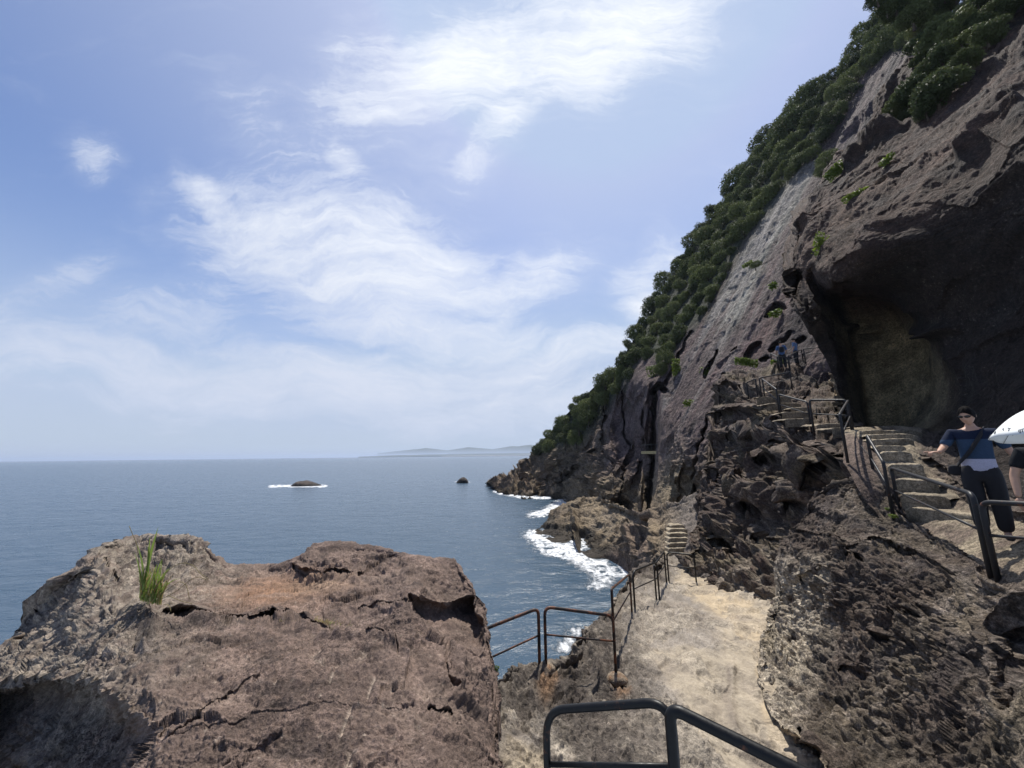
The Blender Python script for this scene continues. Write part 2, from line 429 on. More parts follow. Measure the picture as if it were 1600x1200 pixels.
# far coast and hazy hills
def build_far():
    mt = plain_mat('far_land', (.035, .05, .04), .9); ms = plain_mat('far_beach', (.16, .16, .14), .9)
    def ridge(name, prof, dist, depth, mat):
        xs = np.linspace(prof[0][0], prof[-1][0], 260); yy = np.interp(xs, [p[0] for p in prof], [p[1] for p in prof])
        q = np.stack([xs/40., np.full_like(xs, dist/1000), xs*0], 1); jit = fbm(q, 1., 5, 8)
        cols = []
        for x, y, j in zip(xs, yy, jit):
            # horizon height at that column
            r = ray(x, y); L = dist/r[1]; top = np.array(CAM)+r*L; top[2] = max(top[2], 1)*(1+.05*j)
            out = []
            for k, (f, hh) in enumerate([(0, -1), (0.02, .25), (.3, .62), (.65, .88), (1., 1.), (1.5, .6), (2.2, -.1)]):
                d = (dist+depth*(f-1))/dist
                out.append((top[0]*d, top[1]*d, top[2]*hh if hh > 0 else -3))
            cols.append(out)
        o = grid_obj(name, np.array(cols), mat); tag(o, kind='structure'); return o
    ridge('far_shore', [(560, 713.6), (620, 711.2), (700, 709.6), (760, 708.6), (830, 707.6), (900, 706)], 5200, 300, mt)
    ridge('far_beach', [(690, 712.2), (760, 711.2), (840, 710)], 4700, 60, ms)
    ridge('hills', [(700, 705), (740, 703), (780, 702.5), (800, 699.5), (815, 696.5), (830, 695), (845, 697), (880, 700), (950, 704)], 12000, 1500, mt)
    ridge('far_hills', [(590, 708), (640, 703), (665, 700), (700, 703.5), (730, 699), (770, 701.5), (800, 697), (850, 699), (950, 700)], 19000, 2500, mt)
build_far()

# ------------------------------------------------------------------ left outcrop in the foreground
M_left = rock_mat('left_rock', fine=30, speck=.34, bump=.55, bdist=.018, coarse=1.8, weather=.45)
def d_left(p, px, py, N):
    wx = px+9*fbm(p, 2.2, 3, 2); wy = py+9*fbm(p, 2.2, 3, 4)
    d = .10*fbm(p, .9, 4, 1)+.030*fbm(p*np.array([1, 1.6, 2.2]), 4.5, 4, 5)+.012*ridged(p, 9, 3, 8)
    d += .050*facet(p*np.array([1, 1.3, 1]), 1.3, 51)+.018*facet(p, 4.5, 52)+.008*facet(p, 12, 53)
    d += .010*fbm(p, 16, 4, 71)+.007*ridged(p, 28, 3, 72)
    left = sstep(px+.35*(py-1000), 360, 110)
    top = blob(px, py, 270, 870, 75, 45)
    kn = np.clip(left+top, 0, 1)
    d += kn*(.085*ridged(p*np.array([1.3, .8, 1.2]), 2.6, 5, 31))-.01+.022*ridged(p*np.array([1, 1.8, 1]), 3.6, 4, 37)*(1-kn)
    d1, d2, c = worley(p+.05*np.stack([fbm(p, 5, 2, 3)]*3, 1), 6.5, 4)
    d += -(.10*top+.03*left)*sstep(d1, .55, .15)
    # right knob rim pits
    rk = blob(px, py, 560, 885, 120, 22, 4)
    d += -.06*rk*sstep(d1, .6, .2)
    # scattered small warts
    f1_, f2_, fc_ = worley(p, 24, 44); d += -.012*sstep(f1_, .42, .15)*(fc_ > .5)
    e1, e2, ec = worley(p, 4.2, 12)
    wart = sstep(e1, .22, .05)*(ec > .62)*(py > 960)
    d += .022*wart
    d += cracks(wx, wy, [([(300, 955), (345, 968), (395, 966), (430, 960), (480, 975), (530, 990), (620, 997)], 6, .10),
                         ([(480, 1000), (420, 1040), (340, 1095), (262, 1145)], 2.5, .02),
                         ([(262, 1145), (330, 1128), (420, 1105), (560, 1092), (640, 1090)], 2.5, .012),
                         ([(455, 885), (475, 898), (520, 893), (560, 905), (600, 890)], 7, .10),
                         ([(230, 930), (240, 960), (225, 1000)], 7, .07), ([(165, 870), (176, 890), (185, 902)], 6, .10),
                         ([(60, 950), (90, 925), (120, 905), (135, 895)], 10, .14),
                         ([(700, 1000), (715, 1040), (720, 1080), (765, 1115)], 5, .07),
                         ([(620, 1000), (640, 1030)], 3, .03), ([(590, 1085), (650, 1082)], 3, .03),
                         ([(330, 1200), (390, 1160), (440, 1135)], 4, .04), ([(560, 930), (610, 945), (650, 925)], 6, .05)])
    # ring shaped concretion
    rr = np.hypot((wx-530)/42, (wy-1022)/15); d += .06*np.exp(-((rr-1)/.2)**2)*(wy < 1030)-.04*np.exp(-(rr/.7)**4)
    for (x0, y0, x1, y1) in [(524, 1050, 515, 1070), (548, 1095, 530, 1130), (585, 1055, 575, 1075), (278, 1045, 240, 1062), (550, 1165, 540, 1190), (435, 1052, 430, 1062), (655, 1110, 665, 1116)]:
        d += .03*np.exp(-(seg_dist(wx*.5+px*.5, wy*.5+py*.5, [(x0, y0), (x1, y1)])/3.2)**2)
    # step between lower block and right shoulder
    d += .05*sstep(wy, 990, 1000)*sstep(px, 560, 640)*sstep(wy, 1035, 1000)
    return d
def t_left(T, px, py):
    T = np.array(T)
    # dark hollow at the right shoulder and overhung lower left corner
    m = pmask(px, py, [(640, 932), (668, 944), (700, 950), (742, 938), (752, 975), (748, 1002), (700, 1000), (668, 975)], 7)
    T = T*(1+.10*m)
    m = pmask(px, py, [(-40, 1095), (60, 1078), (120, 1090), (165, 1108), (215, 1150), (178, 1230), (-40, 1260)], 18)
    T = T*(1+.26*m)
    T = cuts(T, px, py, [([(268, 948), (300, 954), (325, 960), (350, 965), (395, 967), (425, 961)], 8.5, .34), ([(425, 961), (450, 966)], 4, .12), ([(425, 962), (480, 975), (530, 990), (620, 998)], 2.5, .07),
        ([(480, 1002), (420, 1040), (340, 1095), (262, 1147)], 1.4, .022), ([(262, 1147), (330, 1128), (420, 1105), (560, 1092), (640, 1090)], 1.2, .010), ([(680, 1092), (712, 1098), (714, 1103)], 4, .1),
        ([(462, 890), (478, 900), (520, 893), (560, 903), (588, 888)], 5, .2), ([(230, 935), (238, 960), (228, 990)], 4, .07), ([(165, 868), (176, 888), (184, 902)], 4, .3),
        ([(60, 952), (90, 925), (120, 905), (136, 897)], 8, .2), ([(590, 1085), (650, 1082)], 1.2, .01), ([(620, 1000), (622, 1025)], 1.5, .04), ([(330, 1200), (390, 1162), (440, 1135)], 1.4, .015), ([(700, 1000), (700, 1030), (716, 1070)], 3, .08), ([(560, 952), (600, 940), (640, 938)], 2.5, .06)], 2.2)
    m = pmask(px, py, [(5, 985), (40, 945), (95, 905), (140, 885), (130, 905), (100, 935), (60, 965), (25, 1000)], 6)
    T = T*(1+.04*m)
    return T
def c_left(p, px, py, d, N):
    base = np.array([.130, .092, .074]); grey = np.array([.122, .094, .076])
    w = sstep(px+.45*(py-1000)+60*fbm(p, 1.5, 3, 19), 380, 90); w = np.clip(w+.8*blob(px, py, 250, 880, 110, 60), 0, 1)
    C = lerp(base, grey, w)
    C = lerp(C, [.22, .125, .075], .9*blob(px, py, 425, 922, 85, 24, -4))
    C = lerp(C, [.26, .18, .12], .6*blob(px, py, 500, 915, 45, 12, -4))
    n = fbm(p, 3.5, 5, 40); C = C*(1+.5*n[:, None])
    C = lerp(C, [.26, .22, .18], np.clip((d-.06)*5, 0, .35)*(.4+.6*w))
    e1, e2, ec = worley(p, 4.2, 12)
    C = lerp(C, [.30, .24, .19], .6*sstep(e1, .2, .05)*(ec > .62)*(py > 960))
    C = lerp(C, [.28, .24, .19], np.clip(ridged(p*np.array([1.3, .8, 1.2]), 5, 4, 31)-.8, 0, .6)*w)
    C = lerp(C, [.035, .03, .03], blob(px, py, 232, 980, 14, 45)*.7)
    qx = px+9*fbm(p, 2.2, 3, 2); qy = py+9*fbm(p, 2.2, 3, 4); rr = np.hypot((qx-530)/42, (qy-1022)/15)
    C = lerp(C, [.30, .24, .19], .65*np.exp(-((rr-1)/.16)**2)*np.clip(.6+fbm(p, 8, 3, 3)*2, 0, 1))
    for (x0, y0, x1, y1) in [(524, 1050, 515, 1070), (548, 1095, 530, 1130), (585, 1055, 575, 1075), (278, 1045, 240, 1062), (550, 1165, 540, 1190), (435, 1052, 430, 1062), (655, 1110, 665, 1116)]:
        C = lerp(C, [.32, .26, .21], .8*np.exp(-(seg_dist(qx*.5+px*.5, qy*.5+py*.5, [(x0, y0), (x1, y1)])/2.2)**2))
    g1, g2, gc = worley(p+.03*np.stack([fbm(p, 9, 2, 3), fbm(p, 9, 2, 6), fbm(p, 9, 2, 8)], 1), 13, 121); C = lerp(C, [.30, .24, .19], .7*sstep(g1, .26, .1)*(gc > .72))
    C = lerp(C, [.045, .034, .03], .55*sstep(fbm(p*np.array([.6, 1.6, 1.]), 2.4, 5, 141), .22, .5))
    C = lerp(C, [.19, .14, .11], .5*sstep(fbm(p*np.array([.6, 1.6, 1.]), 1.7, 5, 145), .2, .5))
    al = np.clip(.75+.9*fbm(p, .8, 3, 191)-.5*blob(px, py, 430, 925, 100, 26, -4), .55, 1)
    return np.concatenate([C, al[:, None]], 1)
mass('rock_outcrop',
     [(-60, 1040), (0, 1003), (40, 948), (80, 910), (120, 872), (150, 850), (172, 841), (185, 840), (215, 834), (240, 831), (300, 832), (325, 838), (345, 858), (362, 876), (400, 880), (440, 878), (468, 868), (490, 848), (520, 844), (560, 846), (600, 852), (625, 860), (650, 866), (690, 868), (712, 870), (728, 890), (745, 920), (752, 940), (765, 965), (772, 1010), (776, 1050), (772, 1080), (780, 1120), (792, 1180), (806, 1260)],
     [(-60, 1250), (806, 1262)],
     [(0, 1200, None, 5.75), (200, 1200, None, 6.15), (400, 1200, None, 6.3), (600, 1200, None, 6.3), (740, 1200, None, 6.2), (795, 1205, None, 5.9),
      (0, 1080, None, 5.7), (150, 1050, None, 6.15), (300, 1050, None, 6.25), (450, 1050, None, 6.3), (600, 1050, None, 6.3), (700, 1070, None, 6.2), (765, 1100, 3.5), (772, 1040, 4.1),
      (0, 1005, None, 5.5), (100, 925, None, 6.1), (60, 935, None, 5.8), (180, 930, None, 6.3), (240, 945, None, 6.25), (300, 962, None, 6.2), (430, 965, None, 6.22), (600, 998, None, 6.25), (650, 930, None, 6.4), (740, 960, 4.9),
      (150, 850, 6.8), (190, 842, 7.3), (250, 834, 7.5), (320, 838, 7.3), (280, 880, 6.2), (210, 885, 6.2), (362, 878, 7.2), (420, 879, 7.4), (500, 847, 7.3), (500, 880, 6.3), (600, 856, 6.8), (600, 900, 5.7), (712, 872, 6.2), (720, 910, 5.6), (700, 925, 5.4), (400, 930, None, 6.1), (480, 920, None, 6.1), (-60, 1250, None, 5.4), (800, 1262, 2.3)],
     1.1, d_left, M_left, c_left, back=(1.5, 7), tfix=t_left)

NPL = np.array([.809, .165, -.563])
def tp(px, py): return float(14.9/np.dot(NPL, ray(px, py)))
# ------------------------------------------------------------------ headland with the great slab
M_cliff = rock_mat('cliff_rock', fine=4., speck=.3, bump=.6, bdist=.14, coarse=.35, weather=.45)
VEG = [(820, 720), (838, 690), (880, 640), (960, 560), (1060, 380), (1200, 185), (1380, -10), (1460, -60), (1480, 40), (1425, 68), (1380, 90), (1330, 130), (1290, 215), (1225, 300), (1170, 375), (1105, 495), (1075, 520), (1045, 560), (1000, 560), (985, 590), (945, 640), (905, 690), (880, 700), (850, 700)]
SD = np.array([-.548, -.13, -.826]); SD /= np.linalg.norm(SD)       # downslope direction of the bedding grooves
def streak(p, f, stretch, seed, octv=4):
    along = p @ SD; q = p-along[:, None]*SD+(along/stretch)[:, None]*SD
    return fbm(q, f, octv, seed, .6)
def d_cliff(p, px, py, N):
    far = np.clip(sstep(px, 1000, 900)+0, 0, 1)
    low = sstep(py+.0*px, 640, 720)
    slab = (1-far)*(1-low)
    d = slab*(.45*streak(p, .22, 9, 1)+.22*streak(p, .8, 14, 2)+.08*streak(p, 2.2, 10, 12)+.12*fbm(p, .8, 5, 3))
    rough = 1-slab
    d += rough*(.9*fbm(p, .10, 3, 4)+.6*ridged(p*np.array([1, .8, .7]), .16, 5, 6)-.2+.26*ridged(p, .7, 5, 7))
    d += rough*(.5*facet(p, .33, 41)+.22*facet(p, .9, 43))*(1-.7*slab)+slab*.10*facet(p, .5, 47)
    b1_, b2_, bc_ = worley(p+.6*np.stack([fbm(p, .5, 2, 3), fbm(p, .5, 2, 6), fbm(p, .5, 2, 8)], 1), .24, 31)
    d += sstep(px, 960, 900)*sstep(py, 690, 715)*(1.6*(bc_-.5)-.8*sstep(b2_-b1_, .16, .0))
    wx = px+5*fbm(p, .35, 4, 2); wy = py+5*fbm(p, .35, 4, 4)
    d += cracks(wx, wy, [([(1290, 260), (1330, 200), (1370, 160), (1425, 90)], 5, .5)])
    # pillars and bulges beside the cleft
    d *= 1-.85*sstep(seg_dist(px, py, [(1024, 605), (1020, 680), (1014, 760), (1010, 805)]), 26, 8)
    vg = pmask(px, py, VEG, 8)
    return d*(1-.4*vg)
CUTS = [([(1024, 612), (1021, 660), (1018, 710), (1014, 760), (1010, 800)], 5, 3.2),
      ([(1022, 612), (1030, 602), (1038, 610)], 7, 4.), ([(972, 790), (975, 802)], 7, 3.), ([(1002, 640), (1004, 690), (1000, 700)], 3, 1.5),
      ([(972, 610), (968, 650), (975, 700), (968, 760), (970, 800)], 2.5, 2.), ([(940, 650), (935, 700), (960, 740)], 3, 2.),
      ([(905, 705), (890, 740), (862, 748)], 4, 3.), ([(880, 720), (860, 735)], 4, 3.), ([(812, 748), (830, 742), (860, 748)], 3, 2.), ([(842, 772), (870, 755), (895, 735), (925, 705)], 3.5, 3.),
      ([(1118, 545), (1108, 570), (1100, 590)], 3.5, 1.5), ([(1132, 590), (1122, 612)], 8, 1.6), ([(1108, 650), (1085, 700), (1080, 760)], 3, 1.),
      ([(1080, 520), (1060, 560), (1040, 600)], 4, 1.6), ([(1168, 555), (1182, 538)], 6, 1.2), ([(1142, 548), (1150, 543)], 3, .8), ([(1190, 560), (1198, 556)], 4, 1.),
      ([(1196, 492), (1212, 476), (1224, 478)], 5, 1.4), ([(1205, 545), (1222, 532), (1235, 520)], 5, 1.2), ([(1240, 535), (1250, 525)], 4, 1.), ([(1318, 215), (1300, 240)], 4, 1.2)]
def t_cliff(T, px, py):
    T = cuts(np.array(T), px, py, CUTS, 4.)
    q = np.stack([np.ravel(px+.25*(py-700))/34., np.ravel(py)/150., np.zeros(np.size(px))], 1)
    fo = (1-2.4*np.abs(perlin(q, 5))+.45*(1-2.4*np.abs(perlin(q*np.array([2.3, 2.9, 1]), 9)))).reshape(np.shape(px))
    reg = sstep(px-.3*(py-700), 1075, 1030)*sstep(py, 560, 620)*(1-sstep(seg_dist(px, py, [(1024, 605), (1020, 680), (1014, 760), (1010, 805)]), 16, 5))
    T = T*(1-reg*.055*fo)
    T = T-1.6*blob(px, py, 996, 700, 14, 80, 6)-1.4*blob(px, py, 1012, 600, 14, 16)-1.5*blob(px, py, 948, 740, 16, 70, 8)-.9*blob(px, py, 1050, 740, 16, 60, 10)-1.2*blob(px, py, 1020, 640, 20, 40, 12)
    return T
def c_cliff(p, px, py, d, N):
    purple = np.array([.085, .060, .058]); pale = np.array([.20, .19, .165]); brown = np.array([.145, .108, .075])
    C = np.repeat(purple[None], len(p), 0)
    s = streak(p, .45, 22, 11, 5); s2 = streak(p, 1.5, 30, 15, 4)
    pm = (blob(px, py, 1222, 345, 24, 120, 30)+.9*blob(px, py, 1160, 450, 24, 110, 30))*sstep(px, 1300, 1275)
    s3 = streak(p, .28, 26, 71, 4)
    C = lerp(C, pale, np.clip(pm*1.3*sstep(s+.6*s3, -.35, .35), 0, .95))
    C = lerp(C, [.19, .17, .16], .75*sstep(s3+.5*s, .30, .55)*sstep(py, 230, 330)*sstep(px, 1000, 1050))
    C = lerp(C, [.03, .025, .028], .7*sstep(s3+.5*s, -.25, -.6)*sstep(px, 1000, 1050))
    C = lerp(C, [.13, .12, .11], np.clip((s-.25)*2, 0, .6)*sstep(py, 760, 600)*sstep(px, 1000, 1060))
    C = lerp(C, [.10, .055, .05], np.clip((streak(p, .6, 10, 33)-.15)*2, 0, .6)*blob(px, py, 1160, 520, 110, 120))
    C = C*(1+.3*s2[:, None]*sstep(px, 980, 1040)[:, None])
    low = np.clip(sstep(py, 700, 790)+sstep(px, 960, 900), 0, 1); C = lerp(C, brown, low*.85)
    tan = fbm(p, .25, 4, 50); C = lerp(C, [.19, .145, .09], np.clip(tan*2.2, 0, .8)*low*sstep(px, 1100, 1050))
    C = lerp(C, [.17, .13, .085], .7*sstep(py+8*fbm(p, .2, 3, 87), 738, 772)*sstep(px, 1060, 1030)*sstep(px, 850, 880))
    C = lerp(C, [.22, .18, .12], np.clip(blob(px, py, 1060, 760, 34, 60)*(tan+.6), 0, .7))
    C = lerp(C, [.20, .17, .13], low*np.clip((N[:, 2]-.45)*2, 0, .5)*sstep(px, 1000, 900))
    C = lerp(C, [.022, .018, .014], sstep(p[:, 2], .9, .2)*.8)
    C = lerp(C, [.018, .024, .012], pmask(px, py, VEG, 10)*.95)
    C = lerp(C, [.03, .04, .02], np.clip(fbm(p, .2, 4, 60)*2-.3, 0, .6)*sstep(py, 720, 640)*sstep(px, 1060, 1000))
    return C
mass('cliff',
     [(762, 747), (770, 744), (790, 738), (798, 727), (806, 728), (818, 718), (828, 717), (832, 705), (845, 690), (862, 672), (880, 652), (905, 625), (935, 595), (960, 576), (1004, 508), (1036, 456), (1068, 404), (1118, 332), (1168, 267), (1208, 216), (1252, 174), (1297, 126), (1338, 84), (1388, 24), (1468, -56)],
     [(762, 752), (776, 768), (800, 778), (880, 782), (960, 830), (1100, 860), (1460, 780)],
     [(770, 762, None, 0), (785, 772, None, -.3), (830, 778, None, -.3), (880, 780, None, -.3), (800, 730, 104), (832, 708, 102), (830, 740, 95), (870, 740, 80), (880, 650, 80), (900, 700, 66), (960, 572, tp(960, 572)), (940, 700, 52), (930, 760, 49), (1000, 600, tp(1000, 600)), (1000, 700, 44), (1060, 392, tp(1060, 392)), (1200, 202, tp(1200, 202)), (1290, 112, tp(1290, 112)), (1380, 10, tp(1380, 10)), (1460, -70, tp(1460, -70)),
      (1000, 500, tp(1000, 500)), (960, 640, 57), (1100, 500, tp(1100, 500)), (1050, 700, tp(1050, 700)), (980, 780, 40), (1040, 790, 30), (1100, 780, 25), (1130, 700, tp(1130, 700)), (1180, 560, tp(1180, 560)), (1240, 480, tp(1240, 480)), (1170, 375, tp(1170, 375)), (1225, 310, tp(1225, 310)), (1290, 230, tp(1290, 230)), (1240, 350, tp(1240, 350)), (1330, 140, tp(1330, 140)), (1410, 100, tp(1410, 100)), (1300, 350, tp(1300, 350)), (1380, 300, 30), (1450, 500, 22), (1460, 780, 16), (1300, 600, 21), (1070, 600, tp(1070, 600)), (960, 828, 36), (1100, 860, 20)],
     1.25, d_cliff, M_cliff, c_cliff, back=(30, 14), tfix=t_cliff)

# ------------------------------------------------------------------ low rocks by the water
M_low = rock_mat('shore_rock', fine=9., speck=.35, bump=.6, bdist=.05, coarse=.8, weather=.4)
def d_low(p, px, py, N):
    wx = px+5*fbm(p, .5, 4, 2); wy = py+4*fbm(p, .5, 4, 4)
    d = .55*fbm(p, .22, 3, 4)+.22*ridged(p*np.array([1.2, .7, 1]), .55, 5, 6)+.07*ridged(p, 2.2, 4, 8)
    d += .26*facet(p, .7, 41)+.10*facet(p, 2., 42)
    d *= (1-.6*blob(px, py, 1065, 850, 45, 60))*(.12+.88*sstep(np.interp(px, [832, 848, 864, 884, 899, 903, 905, 915, 930, 944, 955, 985, 1020, 1112], [835, 846, 854, 852, 842, 843, 866, 873, 877, 872, 878, 908, 920, 930])-py, 3, 26))
    d += cracks(wx, wy, [([(895, 800), (903, 840), (900, 862)], 4, .9), ([(935, 830), (925, 850)], 3, .4), ([(975, 830), (985, 826), (1010, 824)], 3.5, .6), ([(982, 830), (984, 870)], 2.5, .4), ([(1018, 800), (1020, 830), (1014, 845)], 3.5, .6), ([(850, 818), (870, 822), (900, 815)], 3, .4), ([(965, 850), (985, 842)], 2, .3), ([(880, 800), (872, 820)], 2, .3)])
    d += 1.0*blob(px, py, 1000, 808, 16, 8)
    return d
def c_low(p, px, py, d, N):
    C = lerp([.19, .145, .092], [.12, .092, .064], np.clip(fbm(p, .35, 4, 3)*1.5+.4, 0, 1))
    C = lerp(C, [.12, .10, .085], sstep(px, 1020, 1070))
    C = lerp(C, [.018, .015, .012], sstep(p[:, 2]+.5*fbm(p, .6, 3, 9), 1.3, .5)*.9)
    C = lerp(C, [.11, .075, .06], .6*sstep(px+py*.5, 1370, 1400)*sstep(px, 1030, 1000))
    C = lerp(C, [.24, .20, .15], np.clip((d-.35)*1.4, 0, .6))
    return C
mass('shore_rocks',
     [(832, 832), (838, 824), (848, 812), (862, 797), (880, 784), (905, 776), (940, 774), (965, 782), (985, 790), (1005, 796), (1030, 788), (1060, 772), (1085, 760), (1112, 752)],
     [(832, 835), (848, 846), (864, 854), (884, 852), (899, 842), (903, 843), (905, 866), (915, 873), (930, 877), (944, 872), (955, 878), (985, 908), (1020, 920), (1112, 930)],
     [(833, 831, None, 0), (850, 843, None, 0), (864, 851, None, 0), (884, 849, None, 0), (900, 839, None, 0), (905, 863, None, 0), (915, 870, None, 0), (930, 874, None, 0), (946, 870, None, .1), (955, 876, None, 0), (985, 905, None, -.2), (870, 836, 37.5), (890, 828, 37.5), (925, 858, 31.2), (1112, 925, 12.5), (1030, 895, 17), (838, 824, 42.5), (862, 800, 47), (880, 790, 46), (905, 776, 46), (940, 776, 42), (900, 815, 38.5), (930, 838, 34.), (965, 800, 34), (990, 800, 31), (1010, 840, 24), (980, 850, 26.5), (960, 864, 28.8), (1030, 862, 18.5), (1060, 858, 17.2), (1062, 820, 18.6), (1040, 800, 24), (1085, 780, 21), (1112, 760, 21), (1095, 850, 15), (1075, 900, 13.6)],
     1.0, d_low, M_low, c_low, back=(8, 7))

# ------------------------------------------------------------------ terrace with the lower path
M_path = rock_mat('path_rock', fine=20., speck=.26, bump=.6, bdist=.02, coarse=1.4, weather=.3, pit=.4)
SMOOTH = [(1060, 872), (1110, 900), (1150, 925), (1200, 950), (1225, 980), (1212, 1040), (1215, 1100), (1260, 1170), (1330, 1260), (1170, 1260), (1130, 1180), (1090, 1120), (1060, 1060), (1000, 1010), (1060, 1000), (1120, 1010), (1130, 980), (1090, 930), (1050, 900)]
def d_path(p, px, py, N):
    wx = px+8*fbm(p, 1.6, 3, 2); wy = py+8*fbm(p, 1.6, 3, 4)
    sm = pmask(wx, wy, SMOOTH, 14)
    rg = 1-.8*sm
    knob = np.clip(blob(px, py, 860, 1065, 110, 45)+blob(px, py, 1010, 880, 60, 30)+blob(px, py, 920, 1000, 60, 60), 0, 1)
    q = p+.08*np.stack([fbm(p, 3, 2, 7), fbm(p, 3, 2, 8), fbm(p, 3, 2, 9)], 1)
    d1, d2, c = worley(q, 5.5, 3); e1, e2, c2 = worley(q*np.array([1, 1.5, 1]), 11, 5)
    d = .06*fbm(p, .8, 3, 1)+rg*(.045*fbm(p, 2.4, 5, 5)+.022*ridged(p, 8, 4, 6)-.035*sstep(e1, .5, .15)*(c2 > .35))+.010*ridged(p, 5, 4, 66)+sm*(.05*ridged(p, .9, 3, 67)-.03)
    d += knob*(.17*fbm(p, 1.1, 3, 15)+.085*ridged(p, 2.0, 5, 18)-.09*sstep(d1, .5, .15)*(c > .35))
    d += cracks(wx, wy, [([(1020, 1012), (1060, 1028), (1090, 1024), (1120, 1030), (1150, 1042)], 6, .07), ([(1150, 1042), (1140, 1075), (1150, 1110), (1165, 1150)], 7, .04), ([(950, 1110), (975, 1150), (985, 1200)], 8, .07),
                         ([(935, 1040), (960, 1085), (905, 1100)], 9, .10), ([(925, 1000), (935, 1040)], 8, .12), ([(770, 1110), (800, 1070), (815, 1040)], 6, .08), ([(1090, 945), (1120, 955), (1150, 975)], 7, .05)])
    d += .03*np.sin((fbm(p, .55, 3, 70)*16))*(.5+.5*rg)+.05*facet(p, 1.3, 61)*(.6+.4*rg)+.03*ridged(p, 1.6, 5, 68)+.02*facet(p, 5, 62)*rg+.05*sstep(fbm(p, .7, 4, 171)+.4*fbm(p, 2.6, 3, 172), -.05, .05)+knob*.10*facet(p, 2.2, 63)
    d += .035*sstep(wy, 1030, 1042)*pmask(px, py, [(1010, 1025), (1150, 1040), (1150, 1070), (1060, 1090)], 12)
    return d
def c_path(p, px, py, d, N):
    wx = px+10*fbm(p, 1.6, 3, 2); wy = py+10*fbm(p, 1.6, 3, 4)
    sm = pmask(wx, wy, SMOOTH, 7)
    C = lerp([.27, .235, .195], [.35, .295, .22], sm)
    C = lerp(C, [.37, .31, .23], .8*sstep(px-.45*(py-900)+30*fbm(p, 1.0, 3, 61), 1075, 1100))
    C = lerp(C, [.44, .345, .225], .75*pmask(wx, wy, [(1070, 880), (1120, 900), (1190, 945), (1222, 985), (1205, 1050), (1225, 1120), (1300, 1230), (1230, 1230), (1190, 1100), (1180, 1010), (1120, 950), (1050, 905)], 5))
    C = lerp(C, [.50, .41, .28], .8*pmask(wx, wy, [(795, 1130), (850, 1135), (875, 1165), (870, 1200), (800, 1200), (780, 1165)], 8))
    knob = np.clip(blob(px, py, 860, 1060, 100, 40)+blob(px, py, 1000, 880, 60, 26)+.9*blob(px, py, 915, 1000, 55, 60)+.7*blob(px, py, 940, 1160, 70, 50, 40), 0, 1)
    C = lerp(C, [.095, .072, .058], knob*.8)
    hs = sstep(fbm(p, .7, 4, 171)+.4*fbm(p, 2.6, 3, 172), -.05, .06)
    C = lerp(C, [.33, .285, .225], (1-hs)*.7*(1-.4*sm))
    C = lerp(C, [.19, .16, .125], .75*np.exp(-(np.abs(fbm(p, .7, 4, 171)+.4*fbm(p, 2.6, 3, 172))/.035)**2)*(1-.3*sm))
    C = lerp(C, [.21, .175, .14], np.clip(1.6*fbm(p*np.array([1, .7, 1]), 1.1, 6, 91)-.1, 0, .65))
    dk = np.clip(knob+.45*sstep(px-.25*(py-1000)+40*fbm(p, .8, 3, 65), 1035, 985), 0, 1)*(1-sm)
    C = lerp(C, [.13, .105, .085], np.clip(fbm(p, 1.3, 4, 44)*1.6-.05, 0, .7)*(.3+.7*dk))
    C = C*(1+.35*fbm(p, 4, 5, 41)[:, None]*(1-.5*sm)[:, None])
    C = lerp(C, [.13, .105, .085], .75*sstep(np.sin(fbm(p, .55, 3, 70)*16+.8), .3, 1.)*(.15+.6*dk))
    C = lerp(C, [.055, .045, .038], np.clip(1.8*ridged(p, 3.0, 4, 99)-.9, 0, .8)*(.12+.88*dk))
    C = lerp(C, [.20, .165, .13], .8*np.exp(-(seg_dist(wx, wy, [(1142, 1042), (1138, 1075), (1150, 1110), (1168, 1150), (1200, 1190)])/6)**2))
    alpha = np.clip(.45+.55*dk+.40*(1-hs), .45, 1)*(1-.3*sm)
    C = lerp(C, [.24, .13, .06], np.clip(blob(wx, wy, 858, 1052, 14, 9)+blob(wx, wy, 972, 1055, 9, 10), 0, .45))
    return np.concatenate([C, alpha[:, None]], 1)
mass('path',
     [(764, 1075), (775, 1052), (790, 1034), (815, 1028), (850, 1030), (878, 1022), (895, 998), (900, 980), (925, 962), (948, 945), (962, 925), (972, 900), (985, 885), (1005, 876), (1040, 866), (1070, 862), (1110, 858), (1400, 850)],
     [(764, 1270), (1400, 1300)],
     [(800, 1250, None, 5.5), (830, 1160, None, 5.35), (790, 1060, None, 5.0), (850, 1045, None, 4.95), (860, 1100, None, 5.2), (950, 1080, None, 4.75), (940, 1180, None, 5.1), (1050, 1230, None, 5.0), (900, 990, 8.3), (895, 1030, None, 4.6), (950, 950, 9.6), (962, 1045, None, 4.66), (990, 950, None, 4.2), (1030, 930, None, 4.1), (985, 888, 13.6), (1010, 878, 14.4), (1043, 905, None, 4.0), (1042, 868, 16), (1070, 864, 16.4), (1090, 910, None, 4.0),
      (1100, 1000, None, 4.5), (1150, 1060, None, 4.5), (1200, 960, None, 4.42), (1200, 1100, None, 4.42), (1300, 1200, None, 4.45), (1150, 1200, None, 4.7), (1400, 1100, None, 4.3), (1400, 1300, None, 4.4), (1300, 950, None, 4.3), (1400, 860, None, 4.2), (1200, 870, None, 4.2)],
     1.2, d_path, M_path, c_path, back=(1.2, 6))

